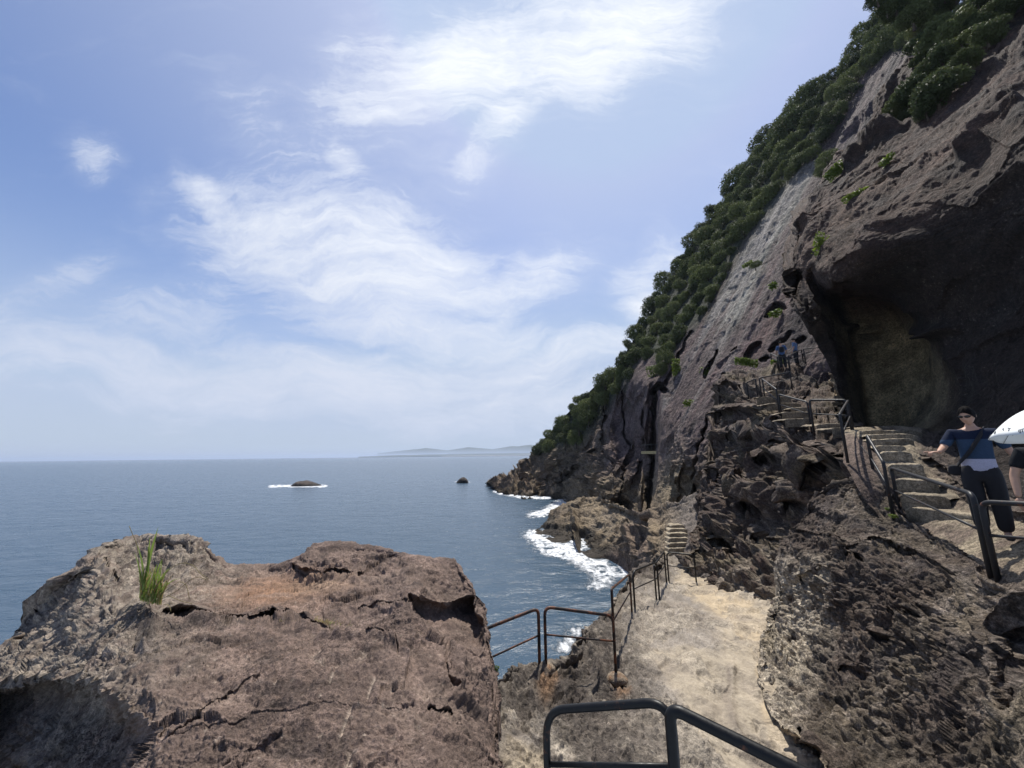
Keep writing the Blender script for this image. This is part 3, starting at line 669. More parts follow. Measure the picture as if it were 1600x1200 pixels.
# ------------------------------------------------------------------ middle rock, honeycombed by salt weathering
M_honey = rock_mat('honeycomb_rock', fine=16., speck=.32, bump=.6, bdist=.03, coarse=1.2, weather=.35, pit=.3)
def tafoni(p, f, seed, warp=.12):
    q = p+warp/f*4*np.stack([fbm(p, f*.5, 2, seed+1), fbm(p, f*.5, 2, seed+2), fbm(p, f*.5, 2, seed+3)], 1)
    d1, d2, c = worley(q, f, seed)
    return 1-sstep(d2-d1, .0, .42), c        # 1 on the walls between cells, 0 in the pits
def d_mid(p, px, py, N):
    wall, c = tafoni(p*np.array([1, 1, .75]), 1.9, 3); wall2, c2 = tafoni(p, 4.2, 9); wall0, c0 = tafoni(p*np.array([1, 1, .6]), .75, 19)
    m = pmask(px, py, [(1105, 700), (1130, 650), (1200, 680), (1290, 700), (1330, 720), (1290, 745), (1230, 830), (1205, 960), (1130, 940), (1095, 880), (1085, 800)], 22)
    up = 1-m
    d = .45*fbm(p, .35, 3, 1)+.13*ridged(p, 1.0, 4, 2)+.04*ridged(p, 3.2, 3, 4)
    d += m*(-.42*(1-wall0)-.24*(1-wall)-.10*(1-wall2)+.34)+up*(-.09*(1-wall)*(c > .4)+.12*ridged(p*np.array([.8, .8, 2.0]), .9, 4, 21))
    d += .30*facet(p*np.array([1, 1, 1.2]), .55, 71)*up+.14*facet(p, 1.4, 72)+.05*facet(p, 4, 73)
    wx = px+6*fbm(p, .8, 3, 2); wy = py+6*fbm(p, .8, 3, 4)
    # overhung ledges: dark undercuts
    d += cracks(wx, wy, [([(1122, 680), (1150, 672), (1190, 668), (1215, 655)], 9, .9), ([(1250, 712), (1268, 700), (1276, 708)], 9, .9), ([(1262, 728), (1290, 722), (1312, 718)], 9, .7), ([(1175, 712), (1205, 702), (1232, 715)], 8, .6),
                         ([(1118, 740), (1125, 790), (1120, 830)], 9, .6), ([(1150, 760), (1200, 780), (1240, 770)], 16, .6), ([(1120, 915), (1150, 935), (1190, 960)], 9, .4), ([(1118, 605), (1150, 600), (1185, 610)], 6, .5), ([(1205, 575), (1235, 572), (1262, 552)], 5, .5), ([(1120, 640), (1160, 635), (1190, 645)], 6, .5),
                         ([(1070, 868), (1078, 885), (1085, 875)], 8, .4)])
    return d
MIDC = [([(1125, 684), (1150, 674), (1190, 670), (1216, 656)], 8, 1.3), ([(1252, 716), (1262, 700), (1276, 706)], 9, 1.1), ([(1262, 735), (1290, 724), (1312, 716)], 8, .9), ([(1180, 716), (1205, 704), (1230, 714)], 7, .9),
        ([(1116, 735), (1122, 770), (1118, 820)], 7, 1.), ([(1150, 770), (1180, 790)], 14, 1.), ([(1215, 770), (1245, 790)], 12, .8), ([(1118, 915), (1150, 938), (1188, 962)], 7, .6), ([(1120, 606), (1150, 602), (1185, 612)], 4, .6), ([(1210, 577), (1235, 574), (1262, 556)], 3.5, .7),
        ([(1120, 645), (1160, 638), (1190, 648)], 4, .8), ([(1180, 840), (1210, 850)], 8, .6), ([(1120, 850), (1135, 860)], 9, .7), ([(1200, 690), (1240, 684)], 4, .5), ([(1275, 640), (1300, 655), (1320, 660)], 3, .5), ([(1290, 575), (1275, 600), (1255, 615)], 3, .6), ([(1160, 730), (1165, 750)], 6, .8), ([(1228, 900), (1215, 930)], 6, .5)]
def t_mid(T, px, py): return cuts(np.array(T), px, py, MIDC, 5.)
def c_mid(p, px, py, d, N):
    C = np.repeat(np.array([[.066, .045, .035]]), len(p), 0)
    C = lerp(C, [.035, .028, .026], np.clip(fbm(p, .5, 4, 5)*2, 0, 1))
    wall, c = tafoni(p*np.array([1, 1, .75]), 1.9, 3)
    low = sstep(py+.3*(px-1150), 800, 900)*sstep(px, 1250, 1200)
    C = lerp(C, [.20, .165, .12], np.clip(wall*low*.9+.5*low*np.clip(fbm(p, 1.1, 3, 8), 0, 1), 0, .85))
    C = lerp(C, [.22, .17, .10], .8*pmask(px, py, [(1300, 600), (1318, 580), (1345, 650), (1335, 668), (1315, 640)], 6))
    wq, cq = tafoni(p, 4.2, 9); C = lerp(C, [.19, .155, .125], .65*sstep(wall, .5, 1.)*np.clip(.5+fbm(p, .7, 3, 81), 0, 1)+.45*sstep(wq, .6, 1.)*np.clip(.3+fbm(p, .9, 3, 82)*1.5, 0, 1))  # sunlit ridges painted into the colour, over truly paler salt-weathered cell walls
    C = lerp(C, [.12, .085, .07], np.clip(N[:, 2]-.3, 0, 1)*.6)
    C = lerp(C, [.10, .08, .05], np.clip(fbm(p, .8, 4, 28)*2-.2, 0, .7))
    return C*(1+.25*fbm(p, 3, 4, 14)[:, None])
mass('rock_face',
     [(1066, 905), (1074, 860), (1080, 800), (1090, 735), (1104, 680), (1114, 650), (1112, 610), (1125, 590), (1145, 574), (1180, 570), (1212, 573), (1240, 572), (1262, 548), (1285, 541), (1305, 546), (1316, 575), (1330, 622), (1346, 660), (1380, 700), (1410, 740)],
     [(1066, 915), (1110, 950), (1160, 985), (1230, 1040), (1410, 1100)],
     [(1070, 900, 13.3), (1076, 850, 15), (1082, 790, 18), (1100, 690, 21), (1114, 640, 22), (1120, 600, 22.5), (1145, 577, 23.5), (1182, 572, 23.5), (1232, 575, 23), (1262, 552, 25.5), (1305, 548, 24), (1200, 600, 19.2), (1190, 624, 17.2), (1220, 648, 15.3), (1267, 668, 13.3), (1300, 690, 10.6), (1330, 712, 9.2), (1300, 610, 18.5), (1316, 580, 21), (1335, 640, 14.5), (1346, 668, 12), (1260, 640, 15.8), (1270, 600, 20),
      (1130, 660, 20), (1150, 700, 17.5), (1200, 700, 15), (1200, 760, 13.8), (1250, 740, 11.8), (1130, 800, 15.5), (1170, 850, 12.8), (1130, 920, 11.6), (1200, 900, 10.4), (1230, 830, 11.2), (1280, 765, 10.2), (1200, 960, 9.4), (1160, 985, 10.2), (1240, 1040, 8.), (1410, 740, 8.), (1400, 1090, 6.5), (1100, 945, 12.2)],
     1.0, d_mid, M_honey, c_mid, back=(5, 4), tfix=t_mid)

# ------------------------------------------------------------------ overhanging wall with the cave
M_wall = rock_mat('wall_rock', fine=14., speck=.3, bump=.65, bdist=.05, coarse=.7, weather=.4)
CAVE = [(1268, 408), (1300, 440), (1345, 448), (1400, 458), (1440, 490), (1470, 530), (1484, 590), (1478, 640), (1455, 672), (1430, 690), (1345, 690), (1330, 640), (1318, 590), (1308, 545), (1290, 505), (1262, 470), (1250, 430)]
def t_wall(T, px, py):
    wx = px+2*np.sin(py/17.)+1.5*np.sin(px/9.); wy = py+2*np.sin(px/21.)
    m = sstep(poly_sd(wx, wy, CAVE), -3, 30)
    T = T*(1+.20*m)
    m2 = pmask(wx, wy, [(1232, 430), (1252, 425), (1262, 470), (1268, 490), (1255, 480), (1238, 455)], 5)
    T = T*(1+.10*m2)
    return T
def d_wall(p, px, py, N):
    up = sstep((py-440)+(px-1260)*.75, 30, -60)
    d = .55*fbm(p, .25, 3, 1)+.07*ridged(p, .8, 5, 3)+.03*ridged(p, 3, 3, 5)
    d += up*(.16*streak(p, .9, 6, 7)+.08*streak(p, 2.5, 6, 9)+.18*streak(p, .4, 4, 17))
    d += .12*facet(p, .5, 81)+.045*facet(p, 1.5, 82)
    cv = sstep(poly_sd(px, py, CAVE), 0, 20)
    d -= .5*d*cv
    wx = px+5*fbm(p, .5, 3, 2); wy = py+5*fbm(p, .5, 3, 4)
    d += cracks(wx, wy, [([(1350, 228), (1380, 215), (1402, 198)], 7, .9), ([(1322, 255), (1340, 238)], 5, .6), ([(1245, 352), (1262, 340)], 5, .4), ([(1380, 170), (1420, 90)], 3, .3), ([(1500, 240), (1560, 190), (1600, 165)], 6, .5), ([(1520, 300), (1590, 250)], 4, .3), ([(1420, 505), (1465, 515)], 6, .3), ([(1320, 512), (1350, 516), (1375, 514)], 5, .5), ([(1460, 520), (1490, 512)], 5, .4)])
    return d
def c_wall(p, px, py, d, N):
    C = np.repeat(np.array([[.050, .031, .022]]), len(p), 0)
    C = lerp(C, [.075, .043, .032], np.clip(fbm(p, .3, 4, 5)*1.6+.2, 0, .8)*sstep(py, 520, 350))
    C = lerp(C, [.026, .020, .017], sstep((py-440)+(px-1260)*.75, -10, 70)*.85)  # shade of the overhang deepened in the rock colour below the lip
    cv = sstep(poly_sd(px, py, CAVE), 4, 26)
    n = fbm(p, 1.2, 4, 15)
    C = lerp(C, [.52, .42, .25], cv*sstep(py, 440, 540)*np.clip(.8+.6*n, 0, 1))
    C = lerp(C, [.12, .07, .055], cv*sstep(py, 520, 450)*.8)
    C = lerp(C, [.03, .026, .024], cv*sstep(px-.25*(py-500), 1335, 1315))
    C = lerp(C, [.045, .032, .03], 1.2*np.clip(streak(p, 1.2, 9, 53)-.05, 0, .6)*sstep((py-440)+(px-1260)*.75, 60, -60))
    C = lerp(C, [.115, .074, .054], 1.3*np.clip(streak(p, .8, 8, 23)-.1, 0, .5)*sstep((py-440)+(px-1260)*.75, 20, -60))
    C = lerp(C, [.03, .028, .027], np.clip(fbm(p, .5, 4, 77)*1.8-.3, 0, .6))
    return C*(1+.25*fbm(p, 3, 4, 14)[:, None])
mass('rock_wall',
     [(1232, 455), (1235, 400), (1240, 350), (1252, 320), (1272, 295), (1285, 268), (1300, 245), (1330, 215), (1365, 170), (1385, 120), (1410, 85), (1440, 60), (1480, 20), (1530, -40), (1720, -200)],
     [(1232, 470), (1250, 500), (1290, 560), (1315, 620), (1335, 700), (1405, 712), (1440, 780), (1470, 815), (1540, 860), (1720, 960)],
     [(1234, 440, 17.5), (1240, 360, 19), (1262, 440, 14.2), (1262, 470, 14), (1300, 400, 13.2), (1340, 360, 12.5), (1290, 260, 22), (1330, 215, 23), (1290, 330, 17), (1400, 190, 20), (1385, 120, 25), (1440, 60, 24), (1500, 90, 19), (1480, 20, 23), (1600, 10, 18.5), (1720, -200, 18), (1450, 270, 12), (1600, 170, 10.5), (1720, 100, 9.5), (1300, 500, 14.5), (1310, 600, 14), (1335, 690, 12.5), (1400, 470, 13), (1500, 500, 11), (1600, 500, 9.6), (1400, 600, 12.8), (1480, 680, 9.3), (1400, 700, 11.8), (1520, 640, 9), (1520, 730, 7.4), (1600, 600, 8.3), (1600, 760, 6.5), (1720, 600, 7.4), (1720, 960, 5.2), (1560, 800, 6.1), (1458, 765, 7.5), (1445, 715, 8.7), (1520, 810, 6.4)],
     1.3, d_wall, M_wall, c_wall, back=(10, -6), tfix=t_wall)

# ------------------------------------------------------------------ ledge carrying the stairs
M_ledge = rock_mat('ledge_rock', fine=24., speck=.35, bump=.55, bdist=.02, coarse=1.6, weather=.35)
def stair_right(py): return np.interp(py, [671, 684, 703, 724, 748, 774, 803, 830], [1440, 1430, 1426, 1444, 1466, 1484, 1540, 1660])
def t_ledge(T, px, py):
    m = sstep(px-stair_right(py)+6*pn(px, py, 12., 5), 2, 30); return T*(1-.085*m)
def d_ledge(p, px, py, N): 
    m = sstep(px-stair_right(py), 0, 20)
    return .05*fbm(p, 1.2, 4, 1)+.02*ridged(p, 5, 4, 3)+m*(.08*ridged(p, 1.8, 4, 5)+.03)
def c_ledge(p, px, py, d, N):
    C = lerp([.22, .18, .125], [.12, .09, .07], np.clip(fbm(p, 1.6, 4, 5)*1.8+.2, 0, 1))
    C = lerp(C, [.10, .072, .058], sstep(px, 1395, 1360)*sstep(py, 675, 690))
    C = lerp(C, [.06, .045, .038], sstep(px-stair_right(py)+8*fbm(p, 2, 3, 8), -4, 14)*.9)
    C = lerp(C, [.085, .065, .052], .8*sstep(py-.5*(px-1440)+10*fbm(p, 2, 3, 9), 832, 842))
    return C*(1+.25*fbm(p, 6, 4, 14)[:, None])
mass('stair_ledge',
     [(1318, 672), (1340, 667), (1400, 664), (1470, 668), (1500, 690), (1560, 760), (1720, 800)],
     [(1318, 720), (1340, 760), (1400, 840), (1500, 900), (1560, 930), (1720, 1000)],
     [(1320, 674, 11), (1340, 669, 11), (1400, 666, 12), (1470, 670, 11.5), (1335, 690, 9.6), (1360, 720, 8.6), (1385, 760, 7.9), (1405, 806, 7.5), (1420, 690, 9.3), (1440, 740, 8.1), (1470, 775, 7.3), (1440, 815, 7.0), (1475, 842, 6.15), (1545, 888, 4.7), (1560, 930, 4.3), (1570, 845, 5.1), (1540, 810, 6.0), (1620, 860, 4.4), (1720, 820, 5.0), (1720, 1000, 3.3)],
     1.2, d_ledge, M_ledge, c_ledge, back=(3, .5), tfix=t_ledge)

# ------------------------------------------------------------------ near mound under the stairs
M_mound = rock_mat('mound_rock', fine=20., speck=.38, bump=.6, bdist=.025, coarse=1.3, weather=.35, pit=.4)
def d_mound(p, px, py, N):
    w1, c1 = tafoni(p*np.array([1, 1, .8]), 3.6, 3); w2, c2 = tafoni(p, 7.5, 9); w3, c3 = tafoni(p*np.array([1, 1, .9]), 14, 29, .2)
    n = fbm(p, .9, 3, 55)
    m = np.clip(pmask(px, py, [(1190, 940), (1240, 870), (1300, 860), (1420, 900), (1500, 960), (1480, 1040), (1420, 1110), (1330, 1150), (1260, 1130), (1200, 1050)], 40)*(.55+1.2*n)+.35*pmask(px, py, [(1190, 940), (1260, 860), (1290, 930), (1250, 1060), (1200, 1060)], 20), 0, 1)
    right = sstep(px-.25*(py-900), 1500, 1550)
    d = .24*fbm(p, .55, 3, 1)+.045*ridged(p, 1.5, 4, 2)+.010*ridged(p, 6, 4, 4)
    d += m*(-.13*(1-w1)-.075*(1-w2)-.028*(1-w3)+.07)+(1-m)*(1-.7*right)*(-.03*(1-w2)*(c2 > .45)-.018*(1-w3)*(c3 > .4))
    d += .09*facet(p, 1.1, 91)+.018*facet(p, 3.2, 92)*(1-.7*m)+.012*facet(p, 9, 93)
    # curving strata
    wx = px+9*fbm(p, 1.2, 3, 2); wy = py+9*fbm(p, 1.2, 3, 4)
    st = np.sin((wy+.0009*(wx-1350)**2+.35*wx)/5.2); d += .020*st*pmask(px, py, [(1250, 1030), (1420, 1080), (1600, 1120), (1600, 1220), (1300, 1220), (1230, 1080)], 30)
    st = np.sin((wy-.30*wx)/4.4); d += .018*st*pmask(px, py, [(1290, 780), (1380, 800), (1500, 860), (1520, 930), (1400, 870), (1240, 880)], 24)
    d += cracks(wx, wy, [([(1545, 925), (1520, 945), (1530, 1000), (1545, 1040)], 9, .12), ([(1562, 1000), (1572, 1060), (1565, 1120)], 10, .16), ([(1240, 830), (1300, 838), (1345, 858), (1372, 848), (1440, 870), (1500, 900)], 8, .09), ([(1350, 1000), (1372, 990)], 7, .10), ([(1330, 868), (1345, 880)], 12, .12),
                         ([(1248, 905), (1300, 880), (1320, 850)], 8, .10), ([(1420, 945), (1450, 950)], 7, .08), ([(1512, 1085), (1520, 1065), (1530, 1060)], 4, .06), ([(1548, 1110), (1545, 1130)], 4, .06), ([(1395, 960), (1430, 965)], 8, .07), ([(1456, 1050), (1490, 1025)], 6, .06)])
    d += .10*np.exp(-(seg_dist(wx, wy, [(1505, 960), (1515, 915), (1545, 895), (1590, 900)])/13)**2)*.6
    d += cracks(wx, wy, [([(1215, 1140), (1225, 1145)], 9, .25), ([(1250, 1150), (1262, 1160)], 14, .3)])
    return d
def t_mound(T, px, py):
    T = cuts(np.array(T), px, py, [([(1240, 832), (1300, 840), (1345, 860)], 4, .12), ([(1345, 860), (1372, 850), (1440, 872), (1500, 905)], 3, .10), ([(1250, 905), (1285, 890)], 8, .16), ([(1330, 868), (1350, 880)], 12, .22), ([(1420, 940), (1450, 955)], 6, .15),
        ([(1345, 985), (1385, 1000)], 7, .16), ([(1395, 958), (1440, 968)], 4, .12), ([(1212, 1140), (1232, 1150)], 10, .35), ([(1250, 1150), (1268, 1172)], 12, .35), ([(1456, 1050), (1490, 1025)], 4, .09), ([(1516, 945), (1528, 1000), (1540, 1040)], 3, .08), ([(1310, 1040), (1345, 1052)], 6, .12), ([(1230, 1010), (1240, 1040)], 5, .12), ([(1475, 1110), (1500, 1140)], 3, .06)], 4.)
    m = pmask(px, py, [(1560, 985), (1600, 960), (1720, 940), (1720, 1010), (1600, 1020), (1578, 1120), (1562, 1120)], 8)
    return T*(1+.06*m)
def c_mound(p, px, py, d, N):
    C = np.repeat(np.array([[.056, .040, .031]]), len(p), 0)
    C = lerp(C, [.085, .068, .048], np.clip(fbm(p, .8, 4, 5)*1.8+.1, 0, .8))
    w1, c1 = tafoni(p*np.array([1, 1, .8]), 3.6, 3)
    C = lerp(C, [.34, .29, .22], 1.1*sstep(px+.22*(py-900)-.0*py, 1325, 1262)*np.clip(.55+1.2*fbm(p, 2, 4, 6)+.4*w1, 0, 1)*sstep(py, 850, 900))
    C = lerp(C, [.16, .13, .09], .6*blob(px, py, 1505, 960, 35, 60)+.6*blob(px, py, 1555, 905, 40, 14)+.5*blob(px, py, 1590, 1110, 40, 90)+.4*blob(px, py, 1430, 1050, 30, 30, 40))
    w2_, c2_ = tafoni(p, 7.5, 9); C = lerp(C, [.20, .165, .135], .5*sstep(w1, .55, 1.)*np.clip(.4+fbm(p, 1.2, 3, 81)*1.3, 0, 1)+.5*sstep(w2_, .6, 1.)*np.clip(.2+fbm(p, 1.4, 3, 82)*1.6, 0, 1))  # cell walls paler: sun on the ridges put into the colour, plus salt weathering
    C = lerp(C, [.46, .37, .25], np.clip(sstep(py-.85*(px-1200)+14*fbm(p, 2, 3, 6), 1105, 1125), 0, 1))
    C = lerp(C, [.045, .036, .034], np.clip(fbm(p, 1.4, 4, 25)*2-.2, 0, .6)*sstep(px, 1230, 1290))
    return C*(1+.25*fbm(p, 7, 4, 14)[:, None])
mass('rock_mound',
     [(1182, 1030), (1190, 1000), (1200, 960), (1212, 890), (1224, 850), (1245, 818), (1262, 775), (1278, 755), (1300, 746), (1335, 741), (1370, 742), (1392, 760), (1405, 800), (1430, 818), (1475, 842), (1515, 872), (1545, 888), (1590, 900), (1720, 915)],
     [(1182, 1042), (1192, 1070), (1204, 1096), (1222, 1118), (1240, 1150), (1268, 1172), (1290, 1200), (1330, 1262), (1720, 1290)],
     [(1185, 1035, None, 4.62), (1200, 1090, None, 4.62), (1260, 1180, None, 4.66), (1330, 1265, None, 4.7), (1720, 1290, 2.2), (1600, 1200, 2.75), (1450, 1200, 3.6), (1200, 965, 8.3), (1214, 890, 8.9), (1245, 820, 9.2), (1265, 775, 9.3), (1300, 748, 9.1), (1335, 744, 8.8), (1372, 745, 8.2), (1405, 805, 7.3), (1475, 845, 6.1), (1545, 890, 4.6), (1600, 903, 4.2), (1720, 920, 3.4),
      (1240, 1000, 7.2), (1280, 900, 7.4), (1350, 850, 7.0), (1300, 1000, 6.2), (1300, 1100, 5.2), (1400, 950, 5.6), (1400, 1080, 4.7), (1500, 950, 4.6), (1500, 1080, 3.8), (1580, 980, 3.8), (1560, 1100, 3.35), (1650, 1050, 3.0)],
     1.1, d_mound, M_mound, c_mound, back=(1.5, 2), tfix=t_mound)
#%%OBJ
# ------------------------------------------------------------------ small helpers for objects
def empty(name, loc, rz=0, label=None, cat=None, group=None):
    o = bpy.data.objects.new(name, None); COL.objects.link(o); o.location = loc; o.rotation_euler = (0, 0, rz)
    o.empty_display_size = .1; return tag(o, label, cat, group)
def child(name, verts, faces, mat, parent, smooth=True):
    """verts in world space; stored relative to the parent"""
    L = Vector(parent.location)
    return mesh_obj(name, [Vector(v)-L for v in verts], faces, mat, parent, smooth)
def tube_geo(pts, r, n=10, cap=True):
    pts = [Vector(p) for p in pts]; V = []; Fc = []; up = None
    for i, p in enumerate(pts):
        d = (pts[min(i+1, len(pts)-1)]-pts[max(i-1, 0)]).normalized()
        if up is None: up = d.orthogonal().normalized()
        up = (up-d*up.dot(d)).normalized(); s = d.cross(up)
        rr = r[i] if isinstance(r, (list, tuple)) else r
        for k in range(n):
            a = 2*PI*k/n; V.append(p+(up*math.cos(a)+s*math.sin(a))*rr)
    for i in range(len(pts)-1):
        for k in range(n):
            Fc.append((i*n+k, i*n+(k+1) % n, (i+1)*n+(k+1) % n, (i+1)*n+k))
    if cap: Fc.append(tuple(range(n))[::-1]); Fc.append(tuple((len(pts)-1)*n+k for k in range(n)))
    return V, Fc
def rounded(pts, rad_, seg=6):
    pts = [Vector(p) for p in pts]; out = [pts[0]]
    for a, b, c in zip(pts[:-2], pts[1:-1], pts[2:]):
        r = min(rad_, (b-a).length*.45, (c-b).length*.45); p0 = b+(a-b).normalized()*r; p1 = b+(c-b).normalized()*r
        for k in range(seg+1):
            t = k/seg; out.append(p0*(1-t)**2+b*2*t*(1-t)+p1*t*t)
    out.append(pts[-1]); return out
def rise(base, py):
    """height above base that shows at row py"""
    h = .8
    for _ in range(6):
        y0 = float(project(base+Vector((0, 0, h)))[1]); y1 = float(project(base+Vector((0, 0, h+.01)))[1])
        h += (py-y0)/((y1-y0)/.01)
    return max(.3, min(h, 1.4))

# ------------------------------------------------------------------ handrails
def rail_mat(name, col, rust, rough=.42):
    m, t, b = new_mat(name)
    g = t.new('ShaderNodeNewGeometry').outputs['Position']
    n = t.noise(g, 7, 6, .7); n2 = t.noise(g, 45, 4, .6)
    f = t.maprange(t.math('ADD', n, t.math('MULTIPLY', n2, .25)), .68-rust, .80-rust, 0., 1.)
    t.put(b.inputs['Base Color'], t.mix(f, (*col, 1), (.13, .05, .025, 1)))
    t.put(b.inputs['Roughness'], t.maprange(n2, .3, .7, rough-.08, rough+.2, 'LINEAR'))
    b.inputs['Specular IOR Level'].default_value = .28
    bp = t.new('ShaderNodeBump'); bp.inputs['Strength'].default_value = .35; bp.inputs['Distance'].default_value = .002
    t.put(bp.inputs['Height'], t.math('ADD', n2, t.math('MULTIPLY', f, .8))); t.put(b.inputs['Normal'], bp.outputs[0])
    return m
M_rail = rail_mat('black_rail_paint', (.006, .006, .006), -.03, .38)
M_rail_rusty = rail_mat('weathered_rail_paint', (.020, .016, .015), .09, .5)
M_rail_grey = rail_mat('dark_grey_rail_paint', (.020, .020, .022), -.02, .42)
M_conc = rock_mat('footing_concrete', fine=40, speck=.3, bump=.5, bdist=.01, coarse=4)
GR_L = 'handrail hoops along the lower path'; GR_U = 'handrail hoops beside the upper stairs'
def hoop(label, L, R, mat, group, r=.024, mid=.5, bend=.11, midonly=False, foot=None):
    (bx, by, bt, ty), (cx, cy, ct, tyr) = L, R
    if group == GR_L and bx > 800: bt = depth_of('path', bx, by)
    if group == GR_L: ct = depth_of('path', cx, cy)
    b0 = P(bx, by, bt); b1 = P(cx, cy, ct); h0 = rise(b0, ty); h1 = rise(b1, tyr)
    up = Vector((0, 0, 1)); t0 = b0+up*h0; t1 = b1+up*h1; dn = up*.25
    root = empty('handrail', (b0+b1)/2, 0, label, 'handrail', group)
    V, Fc = tube_geo(rounded([b0-dn, t0, t1, b1-dn], bend), r, 12)
    child('hoop', V, Fc, mat, root)
    m0 = b0+up*h0*mid; m1 = b1+up*h1*mid
    V, Fc = tube_geo([m0.lerp(m1, k/4) for k in range(5)], r*.62, 8); child('middle_bar', V, Fc, mat, root)
    for (base, side) in foot or []:
        q = {0: b0, 1: b1}[base]+Vector(side)
        V = []; Fc = []; n = 22; k = 12
        for i in range(k+1):
            th = PI*.62*i/k
            for j in range(n):
                a = 2*PI*j/n; v = Vector((math.sin(th)*math.cos(a)*.15, math.sin(th)*math.sin(a)*.13, math.cos(th)*.10-.07))
                nn = 1+.35*float(fbm(np.array([[v.x*9+base, v.y*9, v.z*9+side[0]]]), 1., 3, 3)[0]); V.append(q+v*nn)
        for i in range(k):
            for j in range(n): Fc.append((i*n+j, (i+1)*n+j, (i+1)*n+(j+1) % n, i*n+(j+1) % n))
        o = child('concrete_footing', V, Fc, M_conc, root)
        c = np.array([[.20, .155, .11]]*len(V)); c = lerp(c, [.17, .085, .04], np.clip(fbm(np.array([tuple(v) for v in V]), 7, 3, 3)*2.-.1, 0, .7)); set_col(o, c)
    return root
hoop('rusty black hoop railing behind the left rock outcrop, half hidden by it', (752, 1085, 5.6, 985), (843, 1036, 6.5, 950), M_rail_rusty, GR_L)
hoop('rusty black hoop railing on two concrete footings at the near edge of the lower path', (853, 1036, 6.4, 948), (962, 1043, 6.5, 962), M_rail_rusty, GR_L, bend=.13, foot=[(0, (-.02, .02, -.03)), (1, (.0, -.02, -.09))])
hoop('narrow slanting hoop railing just past the concrete footing on the lower path edge', (961, 1022, 6.9, 920), (987, 951, 10., 897), M_rail_rusty, GR_L, bend=.08)
hoop('rounded hoop railing midway along the sea edge of the lower path', (992, 948, 9.9, 893), (1030, 929, 10.9, 878), M_rail, GR_L, bend=.2)
hoop('far slanting hoop railing on the sea edge before the lower stairs', (1025, 927, 11.2, 884), (1041, 905, 12.8, 862), M_rail, GR_L, bend=.06)
hoop('square hoop railing across the far end of the lower path, before the carved stairs', (1045, 905, 12.9, 863), (1088, 909, 12.6, 867), M_rail, GR_L, bend=.14)
# the two closest hoops, cut by the lower edge of the view
def near_hoop(label, tops, drops, mids, r=.018, bend=.12):
    t = [P(*q) for q in tops]; up = Vector((0, 0, 1))
    root = empty('handrail', (t[0]+t[-1])/2-up*drops[0], 0, label, 'handrail', 'close handrail hoops at the foot of the view')
    V, Fc = tube_geo(rounded([t[0]-up*drops[0]]+t+[t[-1]-up*drops[1]], bend, 10), r, 24); child('hoop', V, Fc, M_rail, root)
    a, b = t[0]-up*mids, t[-1]-up*mids
    V, Fc = tube_geo([a, (a+b)/2, b], r*.62, 16); child('middle_bar', V, Fc, M_rail, root)
near_hoop('closest black hoop railing on the left, its flat top bar above the speckled rock', [(853, 1110, 1.95), (1048, 1096, 1.62)], (1.5, 1.3), .235)
near_hoop('closest black handrail slanting down to the lower right corner', [(1046, 1104, 1.42), (1420, 1290, 1.10)], (1.3, 1.), .45, bend=.05, r=.0205)

hoop('dark grey hoop railing beside the lowest steps, its top bar sloping down to the right', (1406, 803, 7.5, 731), (1545, 886, 4.6, 772), M_rail_grey, GR_U, r=.029)
hoop('dark grey hoop railing in front of the man, running out of the right edge', (1556, 890, 4.5, 784), (1680, 905, 3.9, 790), M_rail_grey, GR_U, r=.029)
hoop('steep short hoop railing on the rock between the cave landing and the lowest steps', (1367, 750, 8.3, 680), (1394, 798, 7.4, 722), M_rail_grey, GR_U, r=.029, bend=.06)
hoop('hoop railing turning the corner at the cave landing', (1322, 706, 8.7, 647), (1333, 673, 11., 626), M_rail_grey, GR_U, r=.029, bend=.06)
hoop('level hoop railing beside the steps left of the cave landing', (1271, 668, 11.9, 625), (1331, 674, 11., 625), M_rail_grey, GR_U, r=.03)
hoop('sloping hoop railing along the middle of the upper stairs', (1221, 648, 14.9, 616), (1267, 666, 13.2, 628), M_rail_grey, GR_U, r=.03)
hoop('steep hoop railing where the upper stairs bend back to the right', (1195, 622, 17., 592), (1218, 645, 15.2, 608), M_rail_grey, GR_U, r=.03, bend=.06)
hoop('long hoop railing rising to the right under the two far visitors', (1190, 620, 17.6, 591), (1237, 601, 18.3, 581), M_rail_grey, GR_U, r=.03, bend=.06)
hoop('short hoop railing at the far left turn of the upper stairs', (1169, 617, 18.2, 598), (1184, 620, 17.8, 592), M_rail_grey, GR_U, r=.03, bend=.05)
hoop('small hoop railing in front of the far left visitor', (1217, 573, 22.5, 557), (1233, 574, 22.4, 559), M_rail_grey, GR_U, r=.03, bend=.06)
hoop('small hoop railing at the left end of the highest landing', (1206, 566, 24.2, 552), (1216, 572, 22.8, 557), M_rail_grey, GR_U, r=.03, bend=.05)
hoop('sloping railing to the right of the far left visitor', (1234, 572, 22.6, 556), (1255, 565, 23.6, 546), M_rail_grey, GR_U, r=.03, bend=.05)
hoop('highest railing running level along the rock right of the far visitors', (1258, 562, 22.5, 545), (1308, 560, 21.5, 541), M_rail_grey, GR_U, r=.03, bend=.04)
# wire hanging between two posts by the landing
w0 = P(1335, 676, 9.8); w1 = P(1362, 712, 8.4)
for k, (dz, lb) in enumerate([(0, 'thin sagging wire by the cave landing, upper of the two'), (-.28, 'thin sagging wire by the cave landing, lower of the two')]):
    pts = [w0.lerp(w1, i/10)+Vector((0, 0, dz-.12*math.sin(PI*i/10))) for i in range(11)]
    V, Fc = tube_geo(pts, .007, 6); o = mesh_obj('wire', V, Fc, M_rail_grey); tag(o, lb, 'wire', 'wires by the landing')

